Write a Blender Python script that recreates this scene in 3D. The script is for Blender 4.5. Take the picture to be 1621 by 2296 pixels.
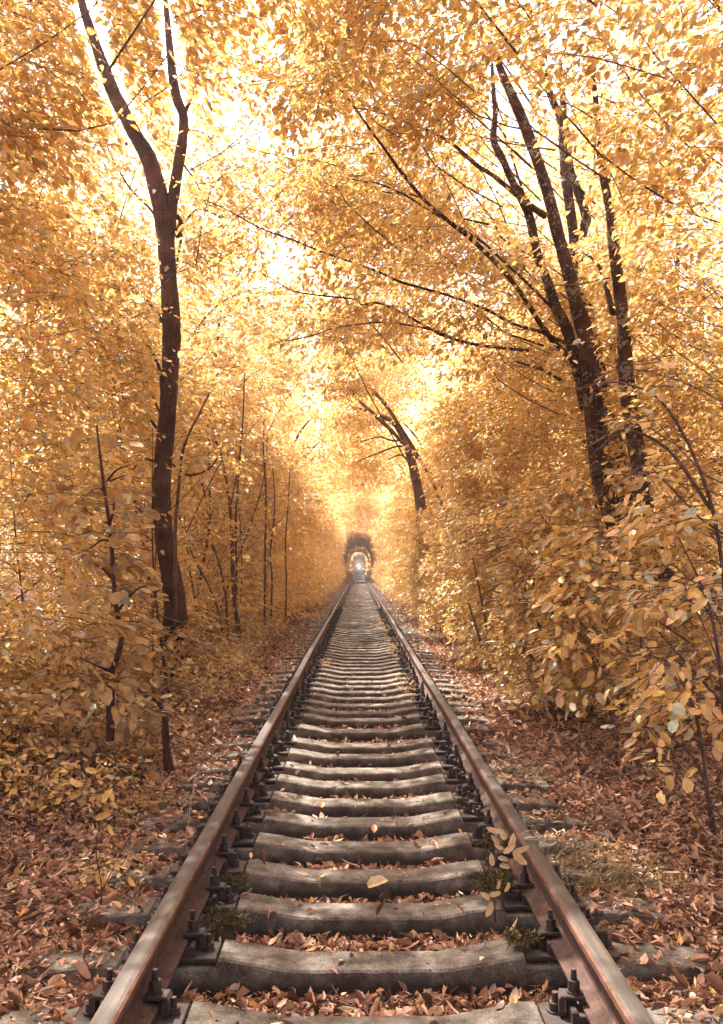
import bpy, math, random
import numpy as np
from mathutils import Vector, Matrix, Euler

random.seed(7)
rng = np.random.default_rng(11)
D = bpy.data
scene = bpy.context.scene
for o in list(D.objects): D.objects.remove(o)
COL = scene.collection
PI = math.pi

# ------------------------------------------------------------------ camera
CAM = (-0.033, 0.0, 1.33)
PITCH, YAW = math.radians(3.465), math.radians(-0.17)
F = 2017.8                                   # focal length in units of a 1621 px wide picture
cd = D.cameras.new('camera'); cam = D.objects.new('camera', cd); COL.objects.link(cam)
cd.sensor_fit = 'HORIZONTAL'; cd.sensor_width = 36; cd.lens = 44.8
cd.clip_start = 0.05; cd.clip_end = 4000
cam.location = CAM; cam.rotation_euler = (PI/2 + PITCH, 0, YAW)
scene.camera = cam
RM = Euler((PI/2 + PITCH, 0, YAW)).to_matrix()

# ------------------------------------------------------------------ light
SUN_EL, SUN_AZ = math.radians(60), math.radians(-36)     # azimuth from +Y towards +X : ahead and to the left
w = D.worlds.new('World'); scene.world = w; w.use_nodes = True
nt = w.node_tree; bg = nt.nodes['Background']
sky = nt.nodes.new('ShaderNodeTexSky'); sky.sky_type = 'NISHITA'; sky.sun_disc = False
sky.sun_elevation = SUN_EL; sky.sun_rotation = SUN_AZ
sky.dust_density = 6.0; sky.air_density = 0.7; sky.ozone_density = 0.3
nt.links.new(sky.outputs[0], bg.inputs[0]); bg.inputs[1].default_value = 0.15
sl = D.lights.new('sun', 'SUN'); sun = D.objects.new('sun', sl); COL.objects.link(sun)
sl.energy = 3.6; sl.angle = math.radians(0.55); sl.color = (1.0, 0.95, 0.88)
sd = Vector((math.sin(SUN_AZ)*math.cos(SUN_EL), math.cos(SUN_AZ)*math.cos(SUN_EL), math.sin(SUN_EL)))
sun.rotation_euler = sd.to_track_quat('Z', 'Y').to_euler()
scene.view_settings.view_transform = 'Standard'; scene.view_settings.look = 'None'
scene.view_settings.exposure = 2.32; scene.view_settings.gamma = 1
cy = scene.cycles
cy.max_bounces = 5; cy.diffuse_bounces = 3; cy.glossy_bounces = 2; cy.transmission_bounces = 3; cy.transparent_max_bounces = 4
cy.caustics_reflective = False; cy.caustics_refractive = False
cy.use_denoising = True

# ------------------------------------------------------------------ helpers
def W(px, py, d):
    """point d metres down the track that lies on display pixel (px, py) of the 1621 px wide picture"""
    v = RM @ Vector(((px-810.5)/F, -(py-1148)/F, -1.0))
    return Vector(CAM) + v*(d/v.y)

def tag(o, label=None, cat=None, group=None, kind=None):
    if label: o['label'] = label
    if cat: o['category'] = cat
    if group: o['group'] = group
    if kind: o['kind'] = kind
    return o

def empty(name, loc=(0, 0, 0), rz=0, label=None, cat=None, group=None, scale=1):
    o = D.objects.new(name, None); COL.objects.link(o)
    o.location = loc; o.rotation_euler = (0, 0, rz); o.scale = (scale,)*3 if not hasattr(scale, '__len__') else scale
    o.empty_display_size = .2
    return tag(o, label, cat, group)

def mesh_np(name, V, Q, T, tone=None, mats=(), qm=None, tm=None, smooth=False):
    """V (n,3) verts, Q (m,4) quads, T (k,3) tris"""
    me = D.meshes.new(name)
    V = np.asarray(V, np.float32).reshape(-1, 3)
    Q = np.asarray(Q, np.int32).reshape(-1, 4); T = np.asarray(T, np.int32).reshape(-1, 3)
    me.vertices.add(len(V)); me.vertices.foreach_set('co', V.ravel())
    nl = Q.size + T.size
    me.loops.add(nl); me.loops.foreach_set('vertex_index', np.concatenate([Q.ravel(), T.ravel()]))
    me.polygons.add(len(Q)+len(T))
    ls = np.concatenate([np.arange(len(Q))*4, Q.size + np.arange(len(T))*3]).astype(np.int32)
    me.polygons.foreach_set('loop_start', ls)
    for m in mats: me.materials.append(m)
    if qm is not None or tm is not None:
        a = np.zeros(len(Q), np.int32) if qm is None else np.asarray(qm, np.int32)
        b = np.zeros(len(T), np.int32) if tm is None else np.asarray(tm, np.int32)
        me.polygons.foreach_set('material_index', np.concatenate([a, b]))
    if tone is not None:
        at = me.attributes.new('tone', 'FLOAT', 'POINT'); at.data.foreach_set('value', np.asarray(tone, np.float32))
    me.polygons.foreach_set('use_smooth', np.full(len(Q)+len(T), bool(smooth)))
    me.update(calc_edges=True); me.validate()
    return me

def obj(name, me, parent=None):
    o = D.objects.new(name, me); COL.objects.link(o)
    if parent: o.parent = parent
    return o

class MB:
    """collects quads and tris of one mesh"""
    def __init__(s): s.V = []; s.Q = []; s.T = []; s.TO = []; s.QM = []; s.TM = []; s.n = 0
    def add(s, V, Q=(), T=(), tone=0.5, m=0):
        V = np.asarray(V, float).reshape(-1, 3); Q = np.asarray(Q, int).reshape(-1, 4); T = np.asarray(T, int).reshape(-1, 3)
        s.V.append(V); s.Q.append(Q+s.n); s.T.append(T+s.n); s.n += len(V)
        s.TO.append(np.full(len(V), tone) if np.isscalar(tone) else tone)
        s.QM.append(np.full(len(Q), m)); s.TM.append(np.full(len(T), m))
        return s
    def build(s, name, mats, parent=None, smooth=False):
        if not hasattr(mats, '__len__'): mats = (mats,)
        me = mesh_np(name, np.concatenate(s.V), np.concatenate(s.Q), np.concatenate(s.T), np.concatenate(s.TO), mats,
                     np.concatenate(s.QM), np.concatenate(s.TM), smooth)
        return obj(name, me, parent)
    def box(s, c, sx, sy, sz, rz=0, bev=0.0, m=0, tone=.5):
        c = np.array(c, float); x, y, z = sx/2, sy/2, sz/2
        b = min(bev, x*.9, y*.9, z*.9)
        if b <= 0:
            P = np.array([[i*x, j*y, k*z] for k in (-1, 1) for i, j in ((-1, -1), (1, -1), (1, 1), (-1, 1))])
            Q = [[3, 2, 1, 0], [4, 5, 6, 7], [0, 1, 5, 4], [1, 2, 6, 5], [2, 3, 7, 6], [3, 0, 4, 7]]
        else:
            rings = [(x-b, y-b, -z), (x, y, -z+b), (x, y, z-b), (x-b, y-b, z)]
            P = np.array([[i*rx, j*ry, rz_] for rx, ry, rz_ in rings for i, j in ((-1, -1), (1, -1), (1, 1), (-1, 1))])
            Q = [[3, 2, 1, 0], [12, 13, 14, 15]]
            for r in range(3):
                for k in range(4): Q.append([r*4+k, r*4+(k+1) % 4, (r+1)*4+(k+1) % 4, (r+1)*4+k])
        ca, sa = math.cos(rz), math.sin(rz)
        P = P @ np.array([[ca, sa, 0], [-sa, ca, 0], [0, 0, 1]]) + c
        return s.add(P, Q, m=m, tone=tone)
    def cyl(s, c, r, h, n=10, r2=None, m=0, rot=0.0):
        r2 = r if r2 is None else r2
        a = np.arange(n)/n*2*PI + rot
        P = [[math.cos(t)*r+c[0], math.sin(t)*r+c[1], c[2]] for t in a] + [[math.cos(t)*r2+c[0], math.sin(t)*r2+c[1], c[2]+h] for t in a]
        P += [[c[0], c[1], c[2]], [c[0], c[1], c[2]+h]]
        Q = [[k, (k+1) % n, n+(k+1) % n, n+k] for k in range(n)]
        T = [[n+k, n+(k+1) % n, 2*n+1] for k in range(n)] + [[(k+1) % n, k, 2*n] for k in range(n)]
        return s.add(P, Q, T, m=m)
    def tube(s, pts, rad, n=7, sub=4, wob=0.0, m=0, tone=.5, knots=0.0):
        P, R = smooth_path(pts, rad, sub)
        k = len(P)
        Tn = np.gradient(P, axis=0); Tn /= np.linalg.norm(Tn, axis=1)[:, None]+1e-9
        ref = np.array([0.31, 0.92, 0.22]); ref /= np.linalg.norm(ref)
        A = np.cross(Tn, ref); A /= np.linalg.norm(A, axis=1)[:, None]+1e-9
        B = np.cross(Tn, A)
        th = np.arange(n)/n*2*PI
        rr = R[:, None]*np.ones((1, n))
        if wob:
            ph = rng.uniform(0, 6, 4); ii = np.arange(k)[:, None]
            rr = rr*(1 + wob*np.sin(2*th[None]+ph[0]+ii*.35) + wob*.7*np.sin(3*th[None]+ph[1]-ii*.5) + wob*.6*np.sin(ii*1.1+ph[2]) + rng.normal(0, wob*.35, (k, n)))
        V = P[:, None]+rr[..., None]*(np.cos(th)[None, :, None]*A[:, None]+np.sin(th)[None, :, None]*B[:, None])
        V = np.concatenate([V.reshape(-1, 3), P[:1], P[-1:]])
        Q = []
        for i in range(k-1):
            for j in range(n): Q.append([i*n+j, i*n+(j+1) % n, (i+1)*n+(j+1) % n, (i+1)*n+j])
        T = [[(j+1) % n, j, k*n] for j in range(n)] + [[(k-1)*n+j, (k-1)*n+(j+1) % n, k*n+1] for j in range(n)]
        return s.add(V, Q, T, m=m, tone=tone)
    def leaves(s, L, m=0):
        V, Q, T, to = L
        return s.add(V, Q, T, tone=to, m=m)

def smooth_path(pts, rad, sub):
    P = np.array([tuple(p) for p in pts], float); R = np.asarray(rad, float)
    if len(R) != len(P): R = np.interp(np.linspace(0, 1, len(P)), np.linspace(0, 1, len(R)), R)
    if len(P) < 3 or sub <= 1: return P, R
    E = np.concatenate([[2*P[0]-P[1]], P, [2*P[-1]-P[-2]]]); out = []; ro = []
    for i in range(len(P)-1):
        p0, p1, p2, p3 = E[i:i+4]
        for t in np.arange(sub)/sub:
            out.append(.5*((2*p1)+(-p0+p2)*t+(2*p0-5*p1+4*p2-p3)*t*t+(-p0+3*p1-3*p2+p3)*t**3)); ro.append(R[i]*(1-t)+R[i+1]*t)
    out.append(P[-1]); ro.append(R[-1])
    return np.array(out), np.array(ro)

def unit(a): return a/(np.linalg.norm(a, axis=-1, keepdims=True)+1e-9)

# leaf outlines: u along, v across (fraction of width)
T8 = (np.array([[0, 0], [.30, -.5], [.30, 0], [.30, .5], [.68, -.40], [.68, 0], [.68, .40], [1, 0]]),
      np.array([[1, 4, 5, 2], [2, 5, 6, 3]]), np.array([[0, 1, 2], [0, 2, 3], [4, 7, 5], [5, 7, 6]]))
T6 = (np.array([[0, 0], [.28, -.5], [.7, -.36], [1, 0], [.7, .36], [.28, .5]]), np.array([[0, 1, 2, 3], [0, 3, 4, 5]]), np.zeros((0, 3), int))
T4 = (np.array([[0, 0], [.42, -.5], [1, 0], [.42, .5]]), np.array([[0, 1, 2, 3]]), np.zeros((0, 3), int))
_a = np.linspace(0, PI, 8)[1:-1]
_o = [(0.5-0.5*math.cos(t), .5*math.sin(t)**.8*(1+.09*(-1)**i)) for i, t in enumerate(_a)]
T14 = (np.array([[0, 0]]+[[u, -v] for u, v in _o]+[[u, 0] for u, v in _o]+[[u, v] for u, v in _o]+[[1.06, 0]]),
       np.array([[1+i, 2+i, 8+i, 7+i] for i in range(5)]+[[7+i, 8+i, 14+i, 13+i] for i in range(5)]),
       np.array([[0, 1, 7], [0, 7, 13], [6, 19, 12], [12, 19, 18]]))

def leaf_geo(P, Dr, N, L, Wd, fold, bend, tone, tmpl):
    uv, q, t = tmpl
    n = len(P)
    Dr = unit(Dr); S = unit(np.cross(Dr, N)); Nn = np.cross(S, Dr)
    u = uv[:, 0][None]; v = uv[:, 1][None]
    L = np.broadcast_to(L, n)[:, None]; Wd = np.broadcast_to(Wd, n)[:, None]
    fold = np.broadcast_to(fold, n)[:, None]; bend = np.broadcast_to(bend, n)[:, None]
    wv = fold*np.abs(v)*Wd - bend*L*(u**2)
    V = P[:, None]+(u*L)[..., None]*Dr[:, None]+(v*Wd*np.cos(np.arctan(fold)))[..., None]*S[:, None]+wv[..., None]*Nn[:, None]
    k = len(uv); off = (np.arange(n)*k)[:, None, None]
    return V.reshape(-1, 3), (q[None]+off).reshape(-1, 4), (t[None]+off).reshape(-1, 3), np.repeat(np.broadcast_to(tone, n), k)

def rot_rand(n): return unit(rng.normal(0, 1, (n, 3)))

VISIBLE = []            # stems whose bark shows bare in the photograph: (pixels, distance, half width)
def clear(P):
    v = (P-np.array(CAM)) @ np.array(RM); px = 810.5+F*v[:, 0]/-v[:, 2]; py = 1148-F*v[:, 1]/-v[:, 2]
    keep = np.ones(len(P), bool)
    for L_, dd, hw in VISIBLE:
        A = np.array(L_, float)
        for a, b_ in zip(A[:-1], A[1:]):
            ab = b_-a; t = np.clip(((px-a[0])*ab[0]+(py-a[1])*ab[1])/(ab @ ab), 0, 1)
            dist = np.hypot(px-a[0]-t*ab[0], py-a[1]-t*ab[1])
            keep &= ~((dist < hw) & (P[:, 1] < dd+.3) & (P[:, 1] > 1) & (rng.random(len(P)) < .93))
    return keep

def sprays(O, Dir, Up, K=14, Ls=0.6, leaf=0.085, tmpl=T6, tone=None, droop=.45, wr=.56, spread=.09, off=None):
    """flat leafy twigs: O origins, Dir twig directions, K leaves on each"""
    S = len(O); Dir = unit(Dir); Sd = unit(np.cross(Dir, Up)); Un = np.cross(Sd, Dir)
    t = rng.uniform(.05, 1, (S, K)); side = np.where(rng.random((S, K)) < .5, -1., 1.)
    lat = side*rng.random((S, K))**.8*spread*3*(1-.6*t)
    P = O[:, None]+(t*Ls)[..., None]*Dir[:, None]+lat[..., None]*Sd[:, None]+rng.normal(0, .025, (S, K, 3))
    P[..., 2] -= .35*(t**2)*Ls*droop*1.4
    a = rng.uniform(.3, 1.2, (S, K))
    d = np.cos(a)[..., None]*Dir[:, None]+(side*np.sin(a))[..., None]*Sd[:, None]+rng.normal(0, .28, (S, K, 3))
    d[..., 2] -= rng.uniform(.2, 1.6, (S, K))*droop
    n = Un[:, None]+rng.normal(0, .42, (S, K, 3))
    m = S*K
    L = leaf*(.5+.8*rng.random(m)**.8)
    tb = np.repeat(rng.random(S), K) if tone is None else np.repeat(tone, K)
    to = np.clip(tb*.5+rng.random(m)*.42, 0, 1); odd = rng.random(m) < .10; to = np.where(odd, rng.uniform(.84, 1, m), to)
    P, d, n = P.reshape(-1, 3), d.reshape(-1, 3), n.reshape(-1, 3)
    if off is not None:
        k = clear(P+off) & ~((np.abs(P[:, 0]+off[0]) < 1.55) & (P[:, 2]+off[2] < 3.4)) & ~((tmpl is not T14) & (P[:, 1]+off[1] < 5.0) & (P[:, 1]+off[1] > -1) & (np.abs(P[:, 0]+off[0]) < 2.5) & (P[:, 2]+off[2] < 4.6)); P, d, n, L, to = P[k], d[k], n[k], L[k], to[k]; m = len(P)
    return leaf_geo(P, d, n, L, L*wr*rng.uniform(.8, 1.15, m), rng.uniform(.05, .5, m), rng.uniform(-.05, .3, m), to, tmpl)

_ph = rng.uniform(0, 6.28, 24)
def clump(P, sc=1.0):
    x, y, z = (P*sc).T
    return (np.sin(1.3*x+_ph[0]+1.1*np.sin(.9*y+_ph[1]))+np.sin(1.1*y+_ph[2]+1.2*np.sin(1.2*z+_ph[3]))+np.sin(1.5*z+_ph[4]+np.sin(1.7*x+_ph[5]))
            + .6*np.sin(2.9*x+2.3*y+_ph[6])+.6*np.sin(2.7*y-2.9*z+_ph[7])+.5*np.sin(3.3*z+2.1*x+_ph[8]))/4

def sm(a, b, x):
    t = np.clip((x-a)/(b-a), 0, 1); return t*t*(3-2*t)

def tz(y): return -0.6*sm(45, 160, np.asarray(y, float))
def gz(x, y):
    x = np.asarray(x, float); y = np.asarray(y, float); a = np.abs(x)
    z = np.interp(a, [0, .62, .8, 1.0, 1.36, 1.7, 2.4, 4, 8, 30], [-.365, -.35, -.335, -.30, -.27, -.32, -.30, -.17, .0, .4])
    z = z+np.where(x < 0, .18*sm(1.6, 4, a), .05*sm(1.6, 3, a))
    n = .5*np.sin(2.1*x+1.3*np.sin(1.4*y))+.5*np.sin(1.9*y+1.2*np.sin(1.7*x+2))+.35*np.sin(5.3*x+4.1*y)+.35*np.sin(6.1*y-3.7*x+1)+.2*np.sin(13*x+3*np.sin(9*y))+.2*np.sin(14*y+2*np.sin(11*x))
    return z+n*(.010+.03*sm(1.2, 2.6, a))+tz(y)

# ------------------------------------------------------------------ materials
def mat(name):
    m = D.materials.new(name); m.use_nodes = True; t = m.node_tree
    for n in list(t.nodes): t.nodes.remove(n)
    out = t.nodes.new('ShaderNodeOutputMaterial')
    return m, t, out
def N(t, typ, **kw):
    n = t.nodes.new(typ)
    for k, v in kw.items():
        if k in n.inputs: n.inputs[k].default_value = v
        else: setattr(n, k, v)
    return n
def ramp(t, fac, stops, interp='LINEAR'):
    r = t.nodes.new('ShaderNodeValToRGB'); cr = r.color_ramp; cr.interpolation = interp
    while len(cr.elements) > 1: cr.elements.remove(cr.elements[-1])
    cr.elements[0].position = stops[0][0]; cr.elements[0].color = (*stops[0][1], 1)
    for p, c in stops[1:]:
        e = cr.elements.new(p); e.color = (*c, 1)
    t.links.new(fac, r.inputs[0]); return r.outputs[0]

def leaf_mat(name, stops, trans=.5, gloss=.06, rough=.5):
    m, t, out = mat(name)
    at = N(t, 'ShaderNodeAttribute', attribute_name='tone')
    c = ramp(t, at.outputs['Fac'], stops)
    nz = N(t, 'ShaderNodeTexNoise', Scale=38.0, Detail=2.0)
    g = N(t, 'ShaderNodeNewGeometry'); t.links.new(g.outputs['Position'], nz.inputs['Vector'])
    hv = N(t, 'ShaderNodeHueSaturation'); t.links.new(c, hv.inputs['Color'])
    mr = N(t, 'ShaderNodeMapRange', **{'From Min': .3, 'From Max': .7, 'To Min': .78, 'To Max': 1.12}); t.links.new(nz.outputs['Fac'], mr.inputs[0]); t.links.new(mr.outputs[0], hv.inputs['Value'])
    df = N(t, 'ShaderNodeBsdfDiffuse'); tr = N(t, 'ShaderNodeBsdfTranslucent'); gl = N(t, 'ShaderNodeBsdfGlossy', Roughness=rough)
    t.links.new(hv.outputs[0], df.inputs[0])
    hs = N(t, 'ShaderNodeHueSaturation', Saturation=.95, Value=1.08); t.links.new(hv.outputs[0], hs.inputs['Color']); t.links.new(hs.outputs[0], tr.inputs[0])
    mx = N(t, 'ShaderNodeMixShader', Fac=trans); t.links.new(df.outputs[0], mx.inputs[1]); t.links.new(tr.outputs[0], mx.inputs[2])
    m2 = N(t, 'ShaderNodeMixShader', Fac=gloss); t.links.new(mx.outputs[0], m2.inputs[1]); t.links.new(gl.outputs[0], m2.inputs[2])
    gl.inputs[0].default_value = (.9, .95, .9, 1)
    t.links.new(m2.outputs[0], out.inputs[0])
    return m

M_LEAF = leaf_mat('yellow_foliage', [(0, (.32, .21, .08)), (.2, (.56, .36, .10)), (.5, (.80, .53, .14)), (.76, (.86, .54, .15)), (.88, (.82, .36, .10)), (.94, (.66, .60, .42)), (1, (.52, .56, .46))], .50, .09, .42)
M_BUSH = leaf_mat('ochre_bush_foliage', [(0, (.24, .13, .035)), (.3, (.54, .32, .07)), (.5, (.78, .48, .12)), (.66, (.82, .54, .22)), (.78, (.82, .42, .20)), (.88, (.50, .42, .22)), (1, (.44, .48, .36))], .38, .06, .5)
M_LOW = leaf_mat('low_ochre_foliage', [(0, (.22, .12, .05)), (.35, (.42, .23, .07)), (.65, (.55, .33, .10)), (.85, (.50, .24, .08)), (.95, (.34, .34, .20)), (1, (.36, .40, .32))], .35, .06, .5)
M_DEAD = leaf_mat('dead_leaves', [(0, (.07, .032, .02)), (.2, (.18, .078, .045)), (.45, (.38, .19, .11)), (.7, (.60, .33, .20)), (.86, (.74, .47, .32)), (.93, (.66, .36, .09)), (1, (.62, .50, .36))], .12, .05, .5)
M_GRASS = leaf_mat('dry_grass', [(0, (.10, .060, .02)), (.5, (.20, .14, .05)), (1, (.42, .31, .14))], .3, .05, .5)
M_MOSS = leaf_mat('moss', [(0, (.025, .016, .007)), (.6, (.06, .042, .012)), (1, (.22, .16, .04))], .2, .02, .6)
M_SPROUT = leaf_mat('pale_sapling_foliage', [(0, (.42, .30, .14)), (.5, (.66, .48, .25)), (1, (.74, .46, .25))], .3, .06, .5)

def bark_mat(name, c0, c1, spots=0.0, scale=1.0):
    m, t, out = mat(name)
    tc = N(t, 'ShaderNodeTexCoord'); mp = N(t, 'ShaderNodeMapping'); mp.inputs['Scale'].default_value = (34*scale, 34*scale, 5*scale)
    t.links.new(tc.outputs['Object'], mp.inputs[0])
    nz = N(t, 'ShaderNodeTexNoise', Scale=1.0, Detail=6.0, Roughness=.65, Distortion=.6); t.links.new(mp.outputs[0], nz.inputs['Vector'])
    n2 = N(t, 'ShaderNodeTexNoise', Scale=3.0, Detail=4.0); t.links.new(tc.outputs['Object'], n2.inputs['Vector'])
    mm = N(t, 'ShaderNodeMath', operation='MULTIPLY'); t.links.new(nz.outputs['Fac'], mm.inputs[0]); t.links.new(n2.outputs['Fac'], mm.inputs[1])
    c = ramp(t, mm.outputs[0], [(.12, c0), (.27, tuple((a+b)/2 for a, b in zip(c0, c1))), (.42, c1)])
    if spots:
        vo = N(t, 'ShaderNodeTexVoronoi', Scale=26.0); t.links.new(tc.outputs['Object'], vo.inputs['Vector'])
        n3 = N(t, 'ShaderNodeTexNoise', Scale=5.0, Detail=3.0); t.links.new(tc.outputs['Object'], n3.inputs['Vector'])
        lt = N(t, 'ShaderNodeMath', operation='SUBTRACT'); t.links.new(n3.outputs['Fac'], lt.inputs[0]); lt.inputs[1].default_value = .36
        l2 = N(t, 'ShaderNodeMath', operation='MULTIPLY'); l2.inputs[1].default_value = 2.0; t.links.new(lt.outputs[0], l2.inputs[0])
        l3 = N(t, 'ShaderNodeMath', operation='LESS_THAN'); t.links.new(vo.outputs['Distance'], l3.inputs[0]); t.links.new(l2.outputs[0], l3.inputs[1])
        l4 = N(t, 'ShaderNodeMath', operation='MULTIPLY'); l4.inputs[1].default_value = spots; t.links.new(l3.outputs[0], l4.inputs[0])
        mx = N(t, 'ShaderNodeMixRGB'); mx.inputs[2].default_value = (.30, .28, .24, 1); t.links.new(l4.outputs[0], mx.inputs[0]); t.links.new(c, mx.inputs[1]); c = mx.outputs[0]
    b = N(t, 'ShaderNodeBsdfPrincipled', Roughness=.85); b.inputs['Specular IOR Level'].default_value = .25
    t.links.new(c, b.inputs['Base Color'])
    bp = N(t, 'ShaderNodeBump', Strength=.9, Distance=.02); t.links.new(nz.outputs['Fac'], bp.inputs['Height']); t.links.new(bp.outputs[0], b.inputs['Normal'])
    t.links.new(b.outputs[0], out.inputs[0]); return m
M_BARK = bark_mat('rough_brown_bark', (.018, .008, .007), (.15, .065, .045))
M_BARK2 = bark_mat('lichen_spotted_bark', (.02, .010, .008), (.12, .06, .045), .75, .8)
M_BARK3 = bark_mat('grey_brown_bark', (.05, .028, .022), (.22, .13, .10), .3, .7)

def rust_mat(name, stops, metal, rough, sy=.6):
    m, t, out = mat(name)
    tc = N(t, 'ShaderNodeTexCoord'); mp = N(t, 'ShaderNodeMapping'); mp.inputs['Scale'].default_value = (1, sy, 1); t.links.new(tc.outputs['Object'], mp.inputs[0])
    nz = N(t, 'ShaderNodeTexNoise', Scale=30.0, Detail=8.0, Roughness=.7); t.links.new(mp.outputs[0], nz.inputs['Vector'])
    n2 = N(t, 'ShaderNodeTexNoise', Scale=320.0, Detail=3.0, Roughness=.7); t.links.new(tc.outputs['Object'], n2.inputs['Vector'])
    mm = N(t, 'ShaderNodeMath', operation='ADD'); t.links.new(nz.outputs['Fac'], mm.inputs[0]); t.links.new(n2.outputs['Fac'], mm.inputs[1])
    mh = N(t, 'ShaderNodeMath', operation='MULTIPLY'); mh.inputs[1].default_value = .5; t.links.new(mm.outputs[0], mh.inputs[0])
    c = ramp(t, mh.outputs[0], stops)
    b = N(t, 'ShaderNodeBsdfPrincipled', Roughness=rough, Metallic=metal); t.links.new(c, b.inputs['Base Color'])
    bp = N(t, 'ShaderNodeBump', Strength=.5, Distance=.003); t.links.new(mh.outputs[0], bp.inputs['Height']); t.links.new(bp.outputs[0], b.inputs['Normal'])
    t.links.new(b.outputs[0], out.inputs[0]); return m
M_RUST = rust_mat('dark_red_rust', [(.38, (.022, .010, .007)), (.5, (.065, .029, .019)), (.60, (.13, .062, .040))], 0, .85)
M_HEAD = rust_mat('worn_rail_steel', [(.40, (.022, .015, .011)), (.48, (.042, .029, .020)), (.55, (.075, .050, .034)), (.64, (.13, .092, .066))], .1, .62, .05)
M_EDGE = rust_mat('orange_rust', [(.38, (.045, .020, .012)), (.5, (.12, .050, .028)), (.60, (.22, .105, .06))], 0, .7)
M_FIT = rust_mat('dark_oiled_iron', [(.36, (.012, .008, .007)), (.5, (.035, .021, .017)), (.64, (.10, .055, .040))], .1, .7)

def concrete_mat():
    m, t, out = mat('weathered_concrete')
    tc = N(t, 'ShaderNodeTexCoord'); oi = N(t, 'ShaderNodeObjectInfo')
    va = N(t, 'ShaderNodeVectorMath', operation='ADD'); t.links.new(tc.outputs['Object'], va.inputs[0])
    vs = N(t, 'ShaderNodeVectorMath', operation='SCALE'); vs.inputs['Scale'].default_value = 3.0; t.links.new(oi.outputs['Location'], vs.inputs[0]); t.links.new(vs.outputs[0], va.inputs[1])
    nz = N(t, 'ShaderNodeTexNoise', Scale=9.0, Detail=8.0, Roughness=.65); t.links.new(va.outputs[0], nz.inputs['Vector'])
    gr = N(t, 'ShaderNodeTexNoise', Scale=170.0, Detail=4.0, Roughness=.8); t.links.new(va.outputs[0], gr.inputs['Vector'])
    ad = N(t, 'ShaderNodeMath', operation='ADD'); t.links.new(nz.outputs['Fac'], ad.inputs[0]); t.links.new(gr.outputs['Fac'], ad.inputs[1])
    h = N(t, 'ShaderNodeMath', operation='MULTIPLY'); h.inputs[1].default_value = .5; t.links.new(ad.outputs[0], h.inputs[0])
    c = ramp(t, h.outputs[0], [(.39, (.040, .030, .023)), (.46, (.10, .080, .062)), (.53, (.17, .14, .113)), (.62, (.34, .30, .25))])
    # shade of the front faces painted into the colour, with a blotchy edge
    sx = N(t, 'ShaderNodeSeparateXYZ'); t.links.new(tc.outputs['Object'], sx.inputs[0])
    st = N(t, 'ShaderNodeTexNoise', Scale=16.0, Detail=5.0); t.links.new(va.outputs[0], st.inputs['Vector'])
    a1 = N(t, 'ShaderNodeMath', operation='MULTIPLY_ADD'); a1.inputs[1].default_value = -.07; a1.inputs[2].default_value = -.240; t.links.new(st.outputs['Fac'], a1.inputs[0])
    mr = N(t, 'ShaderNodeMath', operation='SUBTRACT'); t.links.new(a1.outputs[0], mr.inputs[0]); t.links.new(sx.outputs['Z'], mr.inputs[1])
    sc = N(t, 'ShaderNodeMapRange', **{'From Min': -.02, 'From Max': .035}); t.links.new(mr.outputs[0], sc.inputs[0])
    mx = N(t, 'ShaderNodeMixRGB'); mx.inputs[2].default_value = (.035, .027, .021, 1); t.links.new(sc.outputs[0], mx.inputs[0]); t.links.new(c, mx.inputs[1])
    # a few dark spots
    vo = N(t, 'ShaderNodeTexVoronoi', Scale=5.0); t.links.new(va.outputs[0], vo.inputs['Vector'])
    sp = N(t, 'ShaderNodeMapRange', **{'From Min': .07, 'From Max': .16, 'To Min': .5, 'To Max': 0.0}); t.links.new(vo.outputs['Distance'], sp.inputs[0])
    m2 = N(t, 'ShaderNodeMixRGB'); m2.inputs[2].default_value = (.09, .075, .062, 1); t.links.new(sp.outputs[0], m2.inputs[0]); t.links.new(mx.outputs[0], m2.inputs[1])
    b = N(t, 'ShaderNodeBsdfPrincipled', Roughness=.92); b.inputs['Specular IOR Level'].default_value = .2
    t.links.new(m2.outputs[0], b.inputs['Base Color'])
    bp = N(t, 'ShaderNodeBump', Strength=.8, Distance=.006); t.links.new(gr.outputs['Fac'], bp.inputs['Height']); t.links.new(bp.outputs[0], b.inputs['Normal'])
    t.links.new(b.outputs[0], out.inputs[0]); return m
M_CONC = concrete_mat()

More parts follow.
